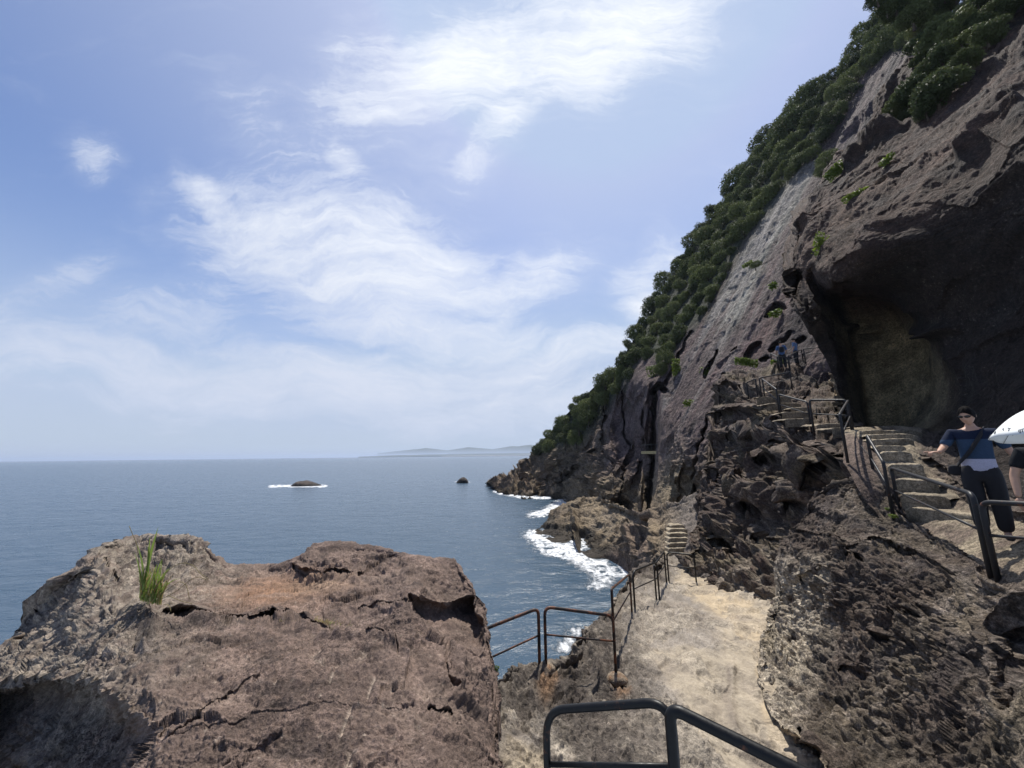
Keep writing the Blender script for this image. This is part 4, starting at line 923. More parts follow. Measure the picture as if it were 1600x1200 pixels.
# ------------------------------------------------------------------ carved steps
M_step = rock_mat('step_stone', fine=24., speck=.3, bump=.5, bdist=.015, coarse=1.6, weather=.3)
def flight(label, steps, h, depth, col, group=None):
    """steps: (xl, yl, tl, xr, yr, tr) of each front lip"""
    s0 = steps[0]; c = (P(*s0[:3])+P(*s0[3:]))/2
    root = empty('stone_steps', c-Vector((0, 0, h)), 0, label, 'steps', group)
    for si, s_ in enumerate(steps):
        a = P(*s_[:3]); b = P(*s_[3:]); b.z = a.z = (a.z+b.z)/2
        w = (b-a); L = w.length; wd = w.normalized(); bk = Vector((-wd.y, wd.x, 0))
        if bk.y < 0: bk = -bk
        nx, prof = max(10, int(L/.035)), []
        # profile: from foot of riser, up, over a worn lip, back
        prof = [(0.02, -h*1.6)]+[(0.0, -h*(1-k/6)) for k in range(6)]+[(.012, -.006), (.035, 0.0)]+[(depth*k/8, .004) for k in range(1, 9)]
        V = np.zeros((nx+1, len(prof), 3))
        for i in range(nx+1):
            for j, (y, z) in enumerate(prof):
                V[i, j] = a+wd*L*i/nx+bk*y+Vector((0, 0, z))
        p = V.reshape(-1, 3); N = normals(V).reshape(-1, 3)
        n = .03*fbm(p, 2.2, 3, si+3)+.014*ridged(p, 7, 3, si); V2 = (p+N*n[:, None]); V2[:, :2] += (np.array(bk)[:2]*(.05*fbm(p*np.array([1, 1, .2]), 1.6, 2, si+9))[:, None])
        u = np.repeat(np.linspace(0, 1, nx+1), len(prof)); edge = np.clip(1-np.minimum(u, 1-u)*6, 0, 1)**2
        V2[:, 2] -= edge*.05
        o = grid_obj('step', (V2-np.array(root.location)).reshape(V.shape), M_step, parent=root)
        C = lerp(np.repeat([col], len(p), 0), np.array(col)*.4, np.clip(fbm(p, 2, 4, 5)*1.4-.05, 0, .7))
        set_col(o, C)
    return root
def lips(l, k=.06): return [(a, y, t, b, y, t*(1-k*0)) for a, b, y, t in l]
flight('worn pale stone stairs behind the handrails on the right, climbing to the cave landing',
       [(1412, 791, 7.3, 1535, 803, 6.1), (1404, 769, 7.55, 1482, 774, 6.9), (1395, 748, 7.8, 1464, 748, 7.3), (1386, 725, 8.15, 1442, 724, 7.8), (1376, 705, 8.6, 1424, 704, 8.3), (1368, 695, 9.0, 1415, 695, 8.8), (1362, 685, 9.4, 1428, 684, 9.2), (1354, 678, 9.8, 1432, 677, 9.6), (1342, 671, 10.4, 1440, 671, 10.2)], .19, .7, [.23, .19, .135])
flight('upper flight of stone stairs climbing leftwards from the cave landing',
       lips([(1300, 1345, 667, 11.3), (1276, 1318, 661, 12.2), (1226, 1270, 653, 13.4), (1221, 1270, 643, 14.3), (1236, 1264, 636, 14.9), (1198, 1252, 629, 15.5), (1182, 1237, 619, 16.8), (1206, 1222, 609, 17.6)]), .2, .7, [.22, .18, .13])
flight('narrow carved stairs beyond the end of the lower path',
       lips([(1044, 1077, 864, 16.4), (1045, 1077, 856, 16.6), (1045, 1077, 848, 16.8), (1045, 1077, 840, 17.0), (1046, 1076, 833, 17.2), (1046, 1074, 826, 17.5), (1048, 1070, 820, 17.8)]), .22, .5, [.27, .225, .16])

# little bridge over the cleft
M_wood = plain_mat('bridge_board', (.34, .27, .13), .8, 0, 12, .3, .4)
def box_geo(c, ax, ay, az):
    c, ax, ay, az = map(Vector, (c, ax, ay, az)); V = [c+ax*i+ay*j+az*k for i in (-1, 1) for j in (-1, 1) for k in (-1, 1)]
    return V, [(0, 1, 3, 2), (4, 6, 7, 5), (0, 4, 5, 1), (2, 3, 7, 6), (0, 2, 6, 4), (1, 5, 7, 3)]
def bridge():
    a, b = P(1008, 707, 39.5), P(1042, 707, 36); root = empty('footbridge', (a+b)/2, 0, 'small yellowish footbridge across the dark vertical cleft in the cliff', 'bridge')
    d = (b-a); s = Vector((-d.y, d.x, 0)).normalized()
    V, Fc = box_geo((a+b)/2, d/2, s*.45, Vector((0, 0, .14))); child('deck', V, Fc, M_wood, root, False)
    for k in (0, .25, .5, .75, 1):
        q = a.lerp(b, k)-s*.4; V, Fc = tube_geo([q, q+Vector((0, 0, .75))], .03, 8); child('post', V, Fc, M_rail_grey, root)
    V, Fc = tube_geo([a-s*.4+Vector((0, 0, .75)), b-s*.4+Vector((0, 0, .75))], .03, 8); child('rail', V, Fc, M_rail_grey, root)
bridge()

# ------------------------------------------------------------------ rocks standing in the sea
M_islet = rock_mat('sea_rock', fine=5., speck=.3, bump=.6, bdist=.12, coarse=.5)
def islet(label, px, py, wpx, hm, dep, seed, prof=None):
    t = float(t_at_z(px, py, 0)); c = P(px, py, t); W = wpx/F*t; n = 90
    V = np.zeros((n, n//2, 3))
    for i in range(n):
        for j in range(n//2):
            u = i/(n-1)*2-1; v = j/(n//2-1)*2-1
            k = max(0, 1-(abs(u)**2.2+abs(v)**2.2))
            pr = np.interp(u, [-1, -.55, -.1, .3, 1], prof or [0, .8, 1, .6, .15])
            V[i, j] = (c.x+u*W/2, c.y+v*dep/2, -1+(hm*pr+1)*k**.45)
    p = V.reshape(-1, 3); V = V+np.stack([.0*p[:, 0], .2*fbm(p, .8, 3, seed), (.35*fbm(p, .35, 4, seed)+.15*ridged(p, 1.2, 3, seed))*(hm/2.)], 1).reshape(V.shape)
    o = grid_obj('sea_rock', V, M_islet); C = lerp([.06, .048, .04], [.02, .018, .016], sstep(p[:, 2], .7, .2)); set_col(o, C)
    tag(o, label, 'rock')
islet('long low dark rock in white surf, left of the centre of the sea', 479, 759, 56, 1.5, 6, 3)
islet('small blocky dark rock alone in the sea near the headland', 722, 754.5, 21, 1.5, 3, 8, [.3, .7, .9, 1, .9])
islet('flat grey rock in the water touching the tip of the headland', 778, 750, 34, 1.4, 6, 5, [.1, .6, .9, 1, 1])

# ------------------------------------------------------------------ trees and plants
M_leaf = leaf_mat('evergreen_leaves', (.086, .112, .046), .75, .7, .22, .1)
M_leaf2 = leaf_mat('glossy_leaves', (.080, .104, .042), .65, .62, .22, .12)
M_bark = plain_mat('bark', (.06, .045, .03), .9, 0, 8, .3, .5)
def crown_mesh(name, nl, leaf, lobes, seed, mat, flat=.85):
    r = np.random.default_rng(seed)
    lc = r.normal(size=(lobes, 3)); lc /= np.linalg.norm(lc, axis=1)[:, None]; lc[:, 2] = np.abs(lc[:, 2])*.8-.25*r.random(lobes)
    lc *= (.42+.28*r.random((lobes, 1))); lr = .26+.24*r.random(lobes); lc[0] = 0; lr[0] = .62
    w = lr**2; w /= w.sum(); k = r.choice(lobes, nl, p=w)
    d = r.normal(size=(nl, 3)); d /= np.linalg.norm(d, axis=1)[:, None]
    lump = fbm(d*2.2+lc[k]*5, 1.3, 3, seed % 50)[:, None]
    c = lc[k]+d*lr[k][:, None]*(1+.45*lump-.45*r.random((nl, 1))**1.6)+r.normal(size=(nl, 3))*.02
    # drop leaves deep in another lobe
    ins = np.zeros(nl, bool)
    for j in range(lobes):
        q = np.linalg.norm(c-lc[j], axis=1) < lr[j]*.5
        ins |= q & (k != j)
    c = c[~ins]; d = d[~ins]; n = len(c); c[:, 2] *= flat
    nn = d*.9+r.normal(size=(n, 3))*.85+np.array([0, 0, .35]); nn /= np.linalg.norm(nn, axis=1)[:, None]
    a = np.cross(nn, r.normal(size=(n, 3))); a /= np.linalg.norm(a, axis=1)[:, None]; b = np.cross(nn, a)
    s = leaf*(.6+.8*r.random((n, 1))); V = np.stack([c-a*s, c-b*s*.55+nn*s*.15, c+a*s, c+b*s*.55+nn*s*.15], 1).reshape(-1, 3)
    me = bpy.data.meshes.new(name); me.vertices.add(len(V)); me.vertices.foreach_set('co', V.ravel())
    me.loops.add(4*n); me.loops.foreach_set('vertex_index', np.arange(4*n, dtype=np.int32)); me.polygons.add(n); me.polygons.foreach_set('loop_start', np.arange(0, 4*n, 4, dtype=np.int32))
    me.update(calc_edges=True); me.materials.append(mat); return me
def trunk_mesh(name, seed, mat):
    r = random.Random(seed); V = []; Fc = []
    def add(g):
        o = len(V); V.extend(g[0]); Fc.extend([tuple(i+o for i in f) for f in g[1]])
    add(tube_geo([(0, 0, -1.1), (.04, .02, -.6), (-.02, 0, -.2), (.03, 0, .2)], [.09, .07, .055, .03], 7))
    for k in range(5):
        a = r.random()*6.28; z = -.5+.15*k
        add(tube_geo([(0, 0, z), (math.cos(a)*.25, math.sin(a)*.25, z+.22), (math.cos(a)*.5, math.sin(a)*.5, z+.38)], [.04, .028, .012], 5))
    me = bpy.data.meshes.new(name); me.from_pydata([tuple(v) for v in V], [], Fc); me.materials.append(mat); me.shade_smooth(); return me
CROWN = [crown_mesh('crown', 6500, .055, 14+5*k, 100+k, M_leaf, .95) for k in range(7)]
CROWN_N = [crown_mesh('crown', 7500, .068, 24+4*k, 200+k, M_leaf2) for k in range(3)]
TRUNK = [trunk_mesh('trunk', k, M_bark) for k in range(3)]
def tree(p, r, cm, label, group, rnd, sq=1., nrm=None):
    o = bpy.data.objects.new('evergreen_tree', None); COL.objects.link(o); o.location = p-Vector((0, 0, r*.7)); o.empty_display_size = .1
    tag(o, label, 'tree', group)
    c = bpy.data.objects.new('crown', rnd.choice(cm)); COL.objects.link(c); c.parent = o; c.location = (0, 0, r*.8)
    c.scale = (r*rnd.uniform(.75, 1.15), r*rnd.uniform(.75, 1.15), r*sq*rnd.uniform(.85, 1.25)); c.rotation_euler = (rnd.uniform(-.6, .6), rnd.uniform(-.6, .6), rnd.random()*6.28)
    t = bpy.data.objects.new('trunk', rnd.choice(TRUNK)); COL.objects.link(t); t.parent = o; t.location = (0, 0, r*.8); t.scale = (r, r, r); t.rotation_euler = (0, 0, rnd.random()*6.28)
def scatter(poly, spacing, rnd, tries=9000, within=None):
    xs = [p[0] for p in poly]; ys = [p[1] for p in poly]; pts = []
    for _ in range(tries):
        x = rnd.uniform(min(xs), max(xs)); y = rnd.uniform(min(ys), max(ys))
        if poly_sd(np.array([x]), np.array([y]), poly)[0] < 0: continue
        s = spacing(x, y)
        if any((x-a)**2+(y-b)**2 < (.5*(s+s2))**2 for a, b, s2 in pts): continue
        pts.append((x, y, s))
    return pts
TREEP = [(835, 712), (850, 692), (886, 648), (936, 598), (966, 568), (1006, 500), (1036, 445), (1066, 392), (1116, 320), (1166, 255), (1206, 204), (1250, 164), (1295, 116), (1335, 74), (1384, 14), (1440, -60),
         (1470, -40), (1430, 55), (1392, 80), (1362, 105), (1330, 150), (1300, 200), (1284, 226), (1215, 300), (1168, 362), (1135, 425), (1105, 480), (1088, 500), (1062, 530), (1040, 552), (1010, 556), (992, 580), (965, 610), (940, 628), (912, 668), (895, 695), (865, 702), (850, 708)]
rnd = random.Random(11)
for (x, y, s) in scatter(TREEP, lambda x, y: 11.5+6.5*max(0, (x-1000)/400)+5*(math.sin(x*.13+y*.21)*.5), rnd, 14000):
    t = depth_of('cliff', x, y); r = s*rnd.uniform(.85, 1.55)/F*t
    lowp = x < 930
    edge = poly_sd(np.array([x]), np.array([y]), TREEP)[0]
    lab = ('small dark evergreen bush low on the far headland' if lowp else 'dark evergreen tree packed among others on the steep slope above the grey slab')
    tree(P(x, y, t*.985), r, CROWN, lab, 'low bushes on the far headland' if lowp else 'evergreen trees covering the slope', rnd, rnd.uniform(.85, 1.15))
# lone bushes in clefts under the wood
for (x, y, s, sq) in [(1040, 565, 15, 1.4), (1032, 580, 13, 1.), (1045, 545, 12, 1.2), (1180, 415, 9, 1), (1292, 250, 15, 1.), (1282, 268, 10, 1.1)]:
    t = depth_of('cliff', x, y)*.97
    tree(P(x, y, t), s/F*t, CROWN, 'dark bush growing from a cleft below the wood, apart from the others', 'lone bushes in the clefts', rnd, sq)
NEARP = [(1345, -40), (1700, -120), (1640, -35), (1585, 12), (1530, 72), (1486, 128), (1452, 172), (1424, 188), (1402, 182), (1412, 150), (1428, 105), (1440, 62), (1405, 30), (1380, 20)]
for (x, y, s) in scatter(NEARP, lambda x, y: 19+6*math.sin(x*.31+y*.17), rnd, 6000):
    inside = y > np.interp(x, [1385, 1410, 1440, 1480, 1530, 1720], [120, 85, 60, 20, -40, -200])
    t = depth_of('rock_wall', x, y)*.965 if inside else 25.5
    t *= rnd.uniform(.96, 1.03)
    tree(P(x, y, t), s*rnd.uniform(.75, 1.35)/F*t, CROWN_N, 'leafy evergreen with glossy leaves hanging over the top of the overhanging wall', 'trees over the overhanging wall', rnd, rnd.uniform(.8, 1.1))

# small bright plants on ledges
M_bright = leaf_mat('bright_leaves', (.13, .19, .03), .35, .55, .35)
M_grass = leaf_mat('grass_blades', (.12, .17, .04), .35, .5, .35)
M_dry = leaf_mat('dry_grass', (.30, .25, .12), .3, .7, .3)
def leafy(name, label, px, py, t, w, h, ang, n, leaf, mat, seed, cat='plant', group='bright plants on the rock ledges'):
    r = np.random.default_rng(seed); c0 = P(px, py, t); ex = np.array(P(px+10, py, t)-c0); ex /= np.linalg.norm(ex)
    ca, sa = math.cos(rad(ang)), math.sin(rad(ang)); up = np.array([0, 0, 1.]); d1 = ex*ca+up*sa; d2 = -ex*sa+up*ca
    q = np.clip(r.normal(size=(n, 3))*.36, -.62, .62); c = np.array(c0)+d1*(q[:, :1]*w)+d2*(q[:, 1:2]*h)+np.array([-.5, -.8, 0])*(np.abs(q[:, 2:])*min(w, h)*.5)
    nn = r.normal(size=(n, 3))+np.array([-.3, -.6, .9]); nn /= np.linalg.norm(nn, axis=1)[:, None]
    a = np.cross(nn, r.normal(size=(n, 3))); a /= np.linalg.norm(a, axis=1)[:, None]; b = np.cross(nn, a); s = leaf*(.6+.8*r.random((n, 1)))
    V = np.stack([c-a*s, c-b*s*.5, c+a*s, c+b*s*.5], 1).reshape(-1, 3)
    o = mesh_obj(name, V, np.arange(4*n).reshape(-1, 4).tolist(), mat, None, False); tag(o, label, cat, group)
for i, (lb, px, py, nm, w, h, a, n) in enumerate([
    ('bright green shrub at the upper left edge of the overhanging wall', 1305, 268, 'rock_wall', 1.1, .4, 42, 500),
    ('thin green plants in a line high on the reddish wall', 1386, 250, 'rock_wall', .7, .2, 42, 160),
    ('pale green plants in a low line on the reddish wall below the bright shrub', 1337, 305, 'rock_wall', 1.0, .22, 25, 300),
    ('pale green plants hanging beside the black gap left of the wall', 1281, 382, 'rock_wall', .35, .8, -20, 220),
    ('small green plant on the slab above the dark hollows', 1208, 447, 'cliff', .6, .4, 20, 120),
    ('green tuft under the dark hollows on the slab', 1212, 490, 'cliff', .8, .4, 20, 160),
    ('yellow green shrub beside the tall dark cleft', 1057, 577, 'cliff', .6, 1.6, 0, 420),
    ('light green shrub left of the tall dark cleft', 1022, 580, 'cliff', 1.2, .9, 10, 260),
    ('small green tuft on the brown slab foot', 1101, 581, 'cliff', .7, .6, 0, 150), ('tiny green tuft low on the slab', 1077, 630, 'cliff', .7, .4, 0, 110),
    ('tiny plant on the pale streaked slab', 1168, 413, 'cliff', .9, .3, 30, 110),
    ('yellow green grass on the ledge left of the far visitors', 1166, 566, 'rock_face', 1.1, .35, -8, 420),
    ('green grass at the feet of the far visitors', 1216, 566, 'rock_face', .7, .2, 0, 200),
    ('tiny green weed at the foot of the handrail by the lowest steps', 1396, 806, 'rock_mound', .14, .05, 0, 90),
    ('dry grass clump on the ledge left of the stairs', 1386, 795, 'rock_mound', .06, .03, 0, 40)]):
    t = depth_of(nm, px, py)*.985
    leafy('leafy_plant', lb, px, py, t, w, h, a, n, .012*t**.65 if t > 9 else .018, M_bright, 300+i)
leafy('leafy_plant', 'tiny bright plant between the left outcrop and the rail footing', 776, 1046, 5.2, .06, .07, 0, 70, .015, M_bright, 333)

def blades(name, label, spec, mats, cat, group=None, parts=True):
    """spec: base point list with (dx, dy, height, lean vector, width, mat index)"""
    root = empty(name, spec[0][0], 0, label, cat, group); bins = {}
    for (b, hgt, lean, wd, mi) in spec:
        b = Vector(b); n = 9; V = []; Fc = []
        side = Vector((-lean.y, lean.x, 0)); side = side.normalized() if side.length > .01 else Vector((1, 0, 0))
        side = (side*.35+Vector((1, .1, 0))).normalized()
        for k in range(n+1):
            s = k/n; c = b+Vector((0, 0, hgt*(s-.33*s*s*lean.length/max(hgt, .01))))+lean*s**1.9
            w = wd*(.55+.9*s if s < .35 else 1.)*(1-s**3); c2 = c+Vector((0, 0, -w*.35)); V += [c-side*w*.5, c2, c+side*w*.5]
        for k in range(n): Fc += [(3*k, 3*k+1, 3*k+4, 3*k+3), (3*k+1, 3*k+2, 3*k+5, 3*k+4)]
        vv, ff = bins.setdefault(mi, ([], [])); o = len(vv); vv += V; ff += [tuple(i+o for i in f) for f in Fc]
    for mi, (vv, ff) in bins.items(): child(['green_blades', 'dry_blades', 'stems'][mi], vv, ff, mats[mi], root)
    return root
M_tuft = leaf_mat('tuft_green', (.14, .21, .045), .3, .45, .4, .4)
def big_tuft():
    t0 = float(depth_of('rock_outcrop', 240, 945)); r = random.Random(4); sp = []
    def bl(x, y, tx, ty, w, mi, curl=0):
        b = P(x, y, t0*r.uniform(.985, 1.01)); e = P(tx, ty, t0*r.uniform(.96, 1.01)); l = e-b; sp.append((b, l.z+(.33*math.hypot(l.x, l.y) if l.z > 0 else 0), Vector((l.x, l.y, 0)), w, mi))
    for (x, y, tx, ty, w) in [(222, 935, 248, 822, .034), (224, 937, 234, 838, .03), (222, 932, 213, 848, .032), (218, 934, 209, 862, .024), (226, 938, 231, 850, .03), (232, 940, 246, 880, .028), (236, 940, 254, 872, .028), (240, 942, 261, 892, .026), (243, 942, 254, 874, .02), (238, 944, 268, 886, .024), (228, 940, 236, 888, .03), (246, 944, 250, 900, .024), (220, 938, 216, 892, .03), (250, 944, 262, 915, .02), (231, 944, 243, 896, .02), (248, 941, 283, 903, .026), (224, 940, 228, 884, .02)]: bl(x, y, tx, ty, w, 0)
    for k in range(90):
        x = r.uniform(218, 252); bl(x, 936+.25*(x-218)+r.uniform(-2, 3), x+r.uniform(-14, 26), 925-r.uniform(-6, 45), r.uniform(.006, .016), r.choice([0, 1, 1]))
    root = blades('grass_tuft', 'tall tuft of broad green grass blades on the left rock outcrop', sp, [M_tuft, M_dry], 'grass', None)
    # drooping pale stalks
    V = []; Fc = []
    for pts in [[(235, 930), (262, 890), (286, 878), (304, 884), (312, 896), (326, 905)], [(248, 938), (275, 925), (298, 905), (312, 901), (322, 906)], [(250, 930), (280, 908), (290, 912), (294, 925), (296, 936)], [(255, 945), (262, 944), (266, 950), (267, 956)], [(262, 930), (285, 940), (300, 943)], [(222, 930), (214, 850), (207, 835), (202, 822)]]:
        q = [P(x, y, t0*(.985-.004*i)) for i, (x, y) in enumerate(pts)]; g = tube_geo(rounded(q, .2, 4), .0035, 5); o = len(V); V += g[0]; Fc += [tuple(i+o for i in f) for f in g[1]]
    child('stalks', V, Fc, M_dry, root)
big_tuft()
def low_grass():
    r = random.Random(9); sp = []
    for k in range(420):
        u = r.gauss(0, .5); x = 478+u*52; y = 969+u*7+r.gauss(0, 3.2); t = depth_of('rock_outcrop', x, y)*.997
        sp.append((P(x, y, t)-Vector((0, 0, .01)), r.uniform(.02, .055), Vector((r.gauss(0, .03), r.gauss(0, .03), 0)), .005, r.choice([0, 1, 1])))
    root = blades('short_grass', 'flat patch of short yellowish grass in the seam of the left outcrop', sp, [M_grass, M_dry], 'grass')
low_grass()
#%%PEOPLE
def skin_mesh(name, chains, sub=2):
    """chains: dict joint -> (pos, radius), edges list; returns evaluated verts, faces (local)"""
    J, E = chains; keys = list(J); idx = {k: i for i, k in enumerate(keys)}
    me = bpy.data.meshes.new('tmp'); me.from_pydata([J[k][0] for k in keys], [(idx[a], idx[b]) for a, b in E], [])
    o = bpy.data.objects.new('tmp', me); COL.objects.link(o)
    o.modifiers.new('s', 'SKIN').use_smooth_shade = True
    if not me.skin_vertices: raise RuntimeError('no skin layer')
    sv = me.skin_vertices[0].data
    for k in keys:
        r = J[k][1]; sv[idx[k]].radius = r if isinstance(r, tuple) else (r, r); sv[idx[k]].use_root = False
    sv[0].use_root = True
    m = o.modifiers.new('u', 'SUBSURF'); m.levels = sub; m.render_levels = sub
    dg = bpy.context.evaluated_depsgraph_get(); ev = o.evaluated_get(dg); em = ev.to_mesh()
    V = [v.co.copy() for v in em.vertices]; Fc = [tuple(p.vertices) for p in em.polygons]
    ev.to_mesh_clear(); bpy.data.objects.remove(o); bpy.data.meshes.remove(me)
    return V, Fc
def join(*gs):
    V = []; Fc = []
    for v, f in gs:
        o = len(V); V += [Vector(q) for q in v]; Fc += [tuple(i+o for i in t) for t in f]
    return V, Fc
def head_geo(c, yaw, tilt, s=1.):
    V = []; Fc = []; n, m = 36, 28; R_ = Euler((tilt, 0, yaw)).to_matrix()
    for i in range(m+1):
        th = PI*i/m
        for j in range(n):
            a = 2*PI*j/n; x, y, z = math.sin(th)*math.cos(a), math.sin(th)*math.sin(a), math.cos(th)
            wx = .074; wy = .094; wz = .122
            jaw = max(0, -z); wx *= 1-.30*jaw**1.3; wy *= 1-.12*jaw
            q = Vector((x*wx, y*wy-(.012*jaw), z*wz)); fr = max(0, -y)      # face looks along -Y
            gx = lambda cx, cz, sx, sz: math.exp(-((q.x-cx)/sx)**2-((q.z-cz)/sz)**2)*(fr > .3)
            q.y -= .026*gx(0, -.030, .013, .016)+.014*gx(0, -.005, .009, .03)          # nose
            q.y += .010*gx(.03, .008, .016, .012)+.010*gx(-.03, .008, .016, .012)      # eye sockets
            q.y -= .006*gx(0, -.066, .024, .008)+.008*gx(0, -.100, .02, .014)+.006*gx(0, .03, .05, .012)
            q.y += .005*gx(0, -.058, .02, .004)
            V.append(c+R_ @ (q*s))
    for i in range(m):
        for j in range(n): Fc.append((i*n+j, i*n+(j+1) % n, (i+1)*n+(j+1) % n, (i+1)*n+j))
    for sx in (-1, 1):                                                              # ears
        o = len(V); k = 10
        for i in range(5):
            for j in range(k):
                a = 2*PI*j/k; th = PI*i/4
                V.append(c+R_ @ (Vector((sx*(.074+.010*math.cos(th)), .012+.016*math.cos(a)*math.sin(th)+.004, -.005+.030*math.sin(a)*math.sin(th)))*s))
        for i in range(4):
            for j in range(k): Fc.append((o+i*k+j, o+i*k+(j+1) % k, o+(i+1)*k+(j+1) % k, o+(i+1)*k+j))
    return V, Fc, R_
def hand_geo(w, d, palm_n, curl=.25, point=False, s=1.):
    """w wrist, d direction of the hand, palm_n palm normal; palm and five separate fingers"""
    d = d.normalized(); pn_ = (palm_n-d*palm_n.dot(d)).normalized(); sd_ = d.cross(pn_)
    J = {'w': (w, (.024*s, .017*s)), 'p': (w+d*.045*s, (.038*s, .014*s)), 'k': (w+d*.085*s, (.040*s, .012*s))}
    palm = skin_mesh('p', (J, [('w', 'p'), ('p', 'k')]), 2); gs = [palm]
    for i, (off, L) in enumerate([(-.030, .070), (-.010, .078), (.010, .074), (.029, .058)]):
        cu = curl+(.08*i) if not (point and i > 0) else curl+1.1
        b = w+d*.078*s+sd_*off*s; p1_ = b+(d*math.cos(cu*.5)+pn_*math.sin(cu*.5))*L*.45*s
        p2_ = p1_+(d*math.cos(cu*1.3)+pn_*math.sin(cu*1.3))*L*.32*s; p3_ = p2_+(d*math.cos(cu*2.)+pn_*math.sin(cu*2.))*L*.25*s
        gs.append(skin_mesh('f', ({'a': (b, .0095*s), 'b': (p1_, .009*s), 'c': (p2_, .0082*s), 'd': (p3_, .007*s)}, [('a', 'b'), ('b', 'c'), ('c', 'd')]), 2))
    b = w+d*.025*s-sd_*.028*s; t1 = b+(d*.6-sd_*.7+pn_*.2).normalized()*.034*s; t2 = t1+(d*.85-sd_*.35+pn_*.3).normalized()*.032*s
    gs.append(skin_mesh('t', ({'a': (b, .012*s), 'b': (t1, .0105*s), 'c': (t2, .008*s)}, [('a', 'b'), ('b', 'c')]), 2))
    return join(*gs)
M_skin = plain_mat('skin', (.42, .25, .17), .55, 0, 40, .06); M_hair = plain_mat('hair', (.006, .005, .005), .85, 0, 90, .4, .6, .1)
def shirt_mat(name, bands, noise=60):
    """bands: list of (z below which, colour), from the hem upwards, object space"""
    m, t, b = new_mat(name); o = t.new('ShaderNodeTexCoord').outputs['Object']; sp = t.new('ShaderNodeSeparateXYZ'); t.l.new(o, sp.inputs[0])
    c = (*bands[0][1], 1)
    for (z, _), (_, cc) in zip(bands[:-1], bands[1:]): c = t.mix(t.math('GREATER_THAN', sp.outputs[2], z), c, (*cc, 1))
    n = t.noise(t.mapping(o, scale=(1, 1, 3)), noise, 4, .7); f = t.maprange(n, .3, .7, .75, 1.25, 'LINEAR')
    cs = t.mix(1., c, f, 'MULTIPLY'); t.put(b.inputs['Base Color'], cs); b.inputs['Roughness'].default_value = .85; b.inputs['Specular IOR Level'].default_value = .15
    w = t.noise(o, 9, 3, .5); bp = t.new('ShaderNodeBump'); bp.inputs['Strength'].default_value = .5; bp.inputs['Distance'].default_value = .02
    t.put(bp.inputs['Height'], w); t.put(b.inputs['Normal'], bp.outputs[0]); return m
M_black = plain_mat('black_cloth', (.008, .008, .011), .85, 0, 20, .2, .3); M_glass = plain_mat('dark_lens', (.005, .005, .006), .15)
M_shoe = plain_mat('dark_shoe', (.015, .015, .02), .6); M_sole = plain_mat('pale_sole', (.45, .47, .5), .6)
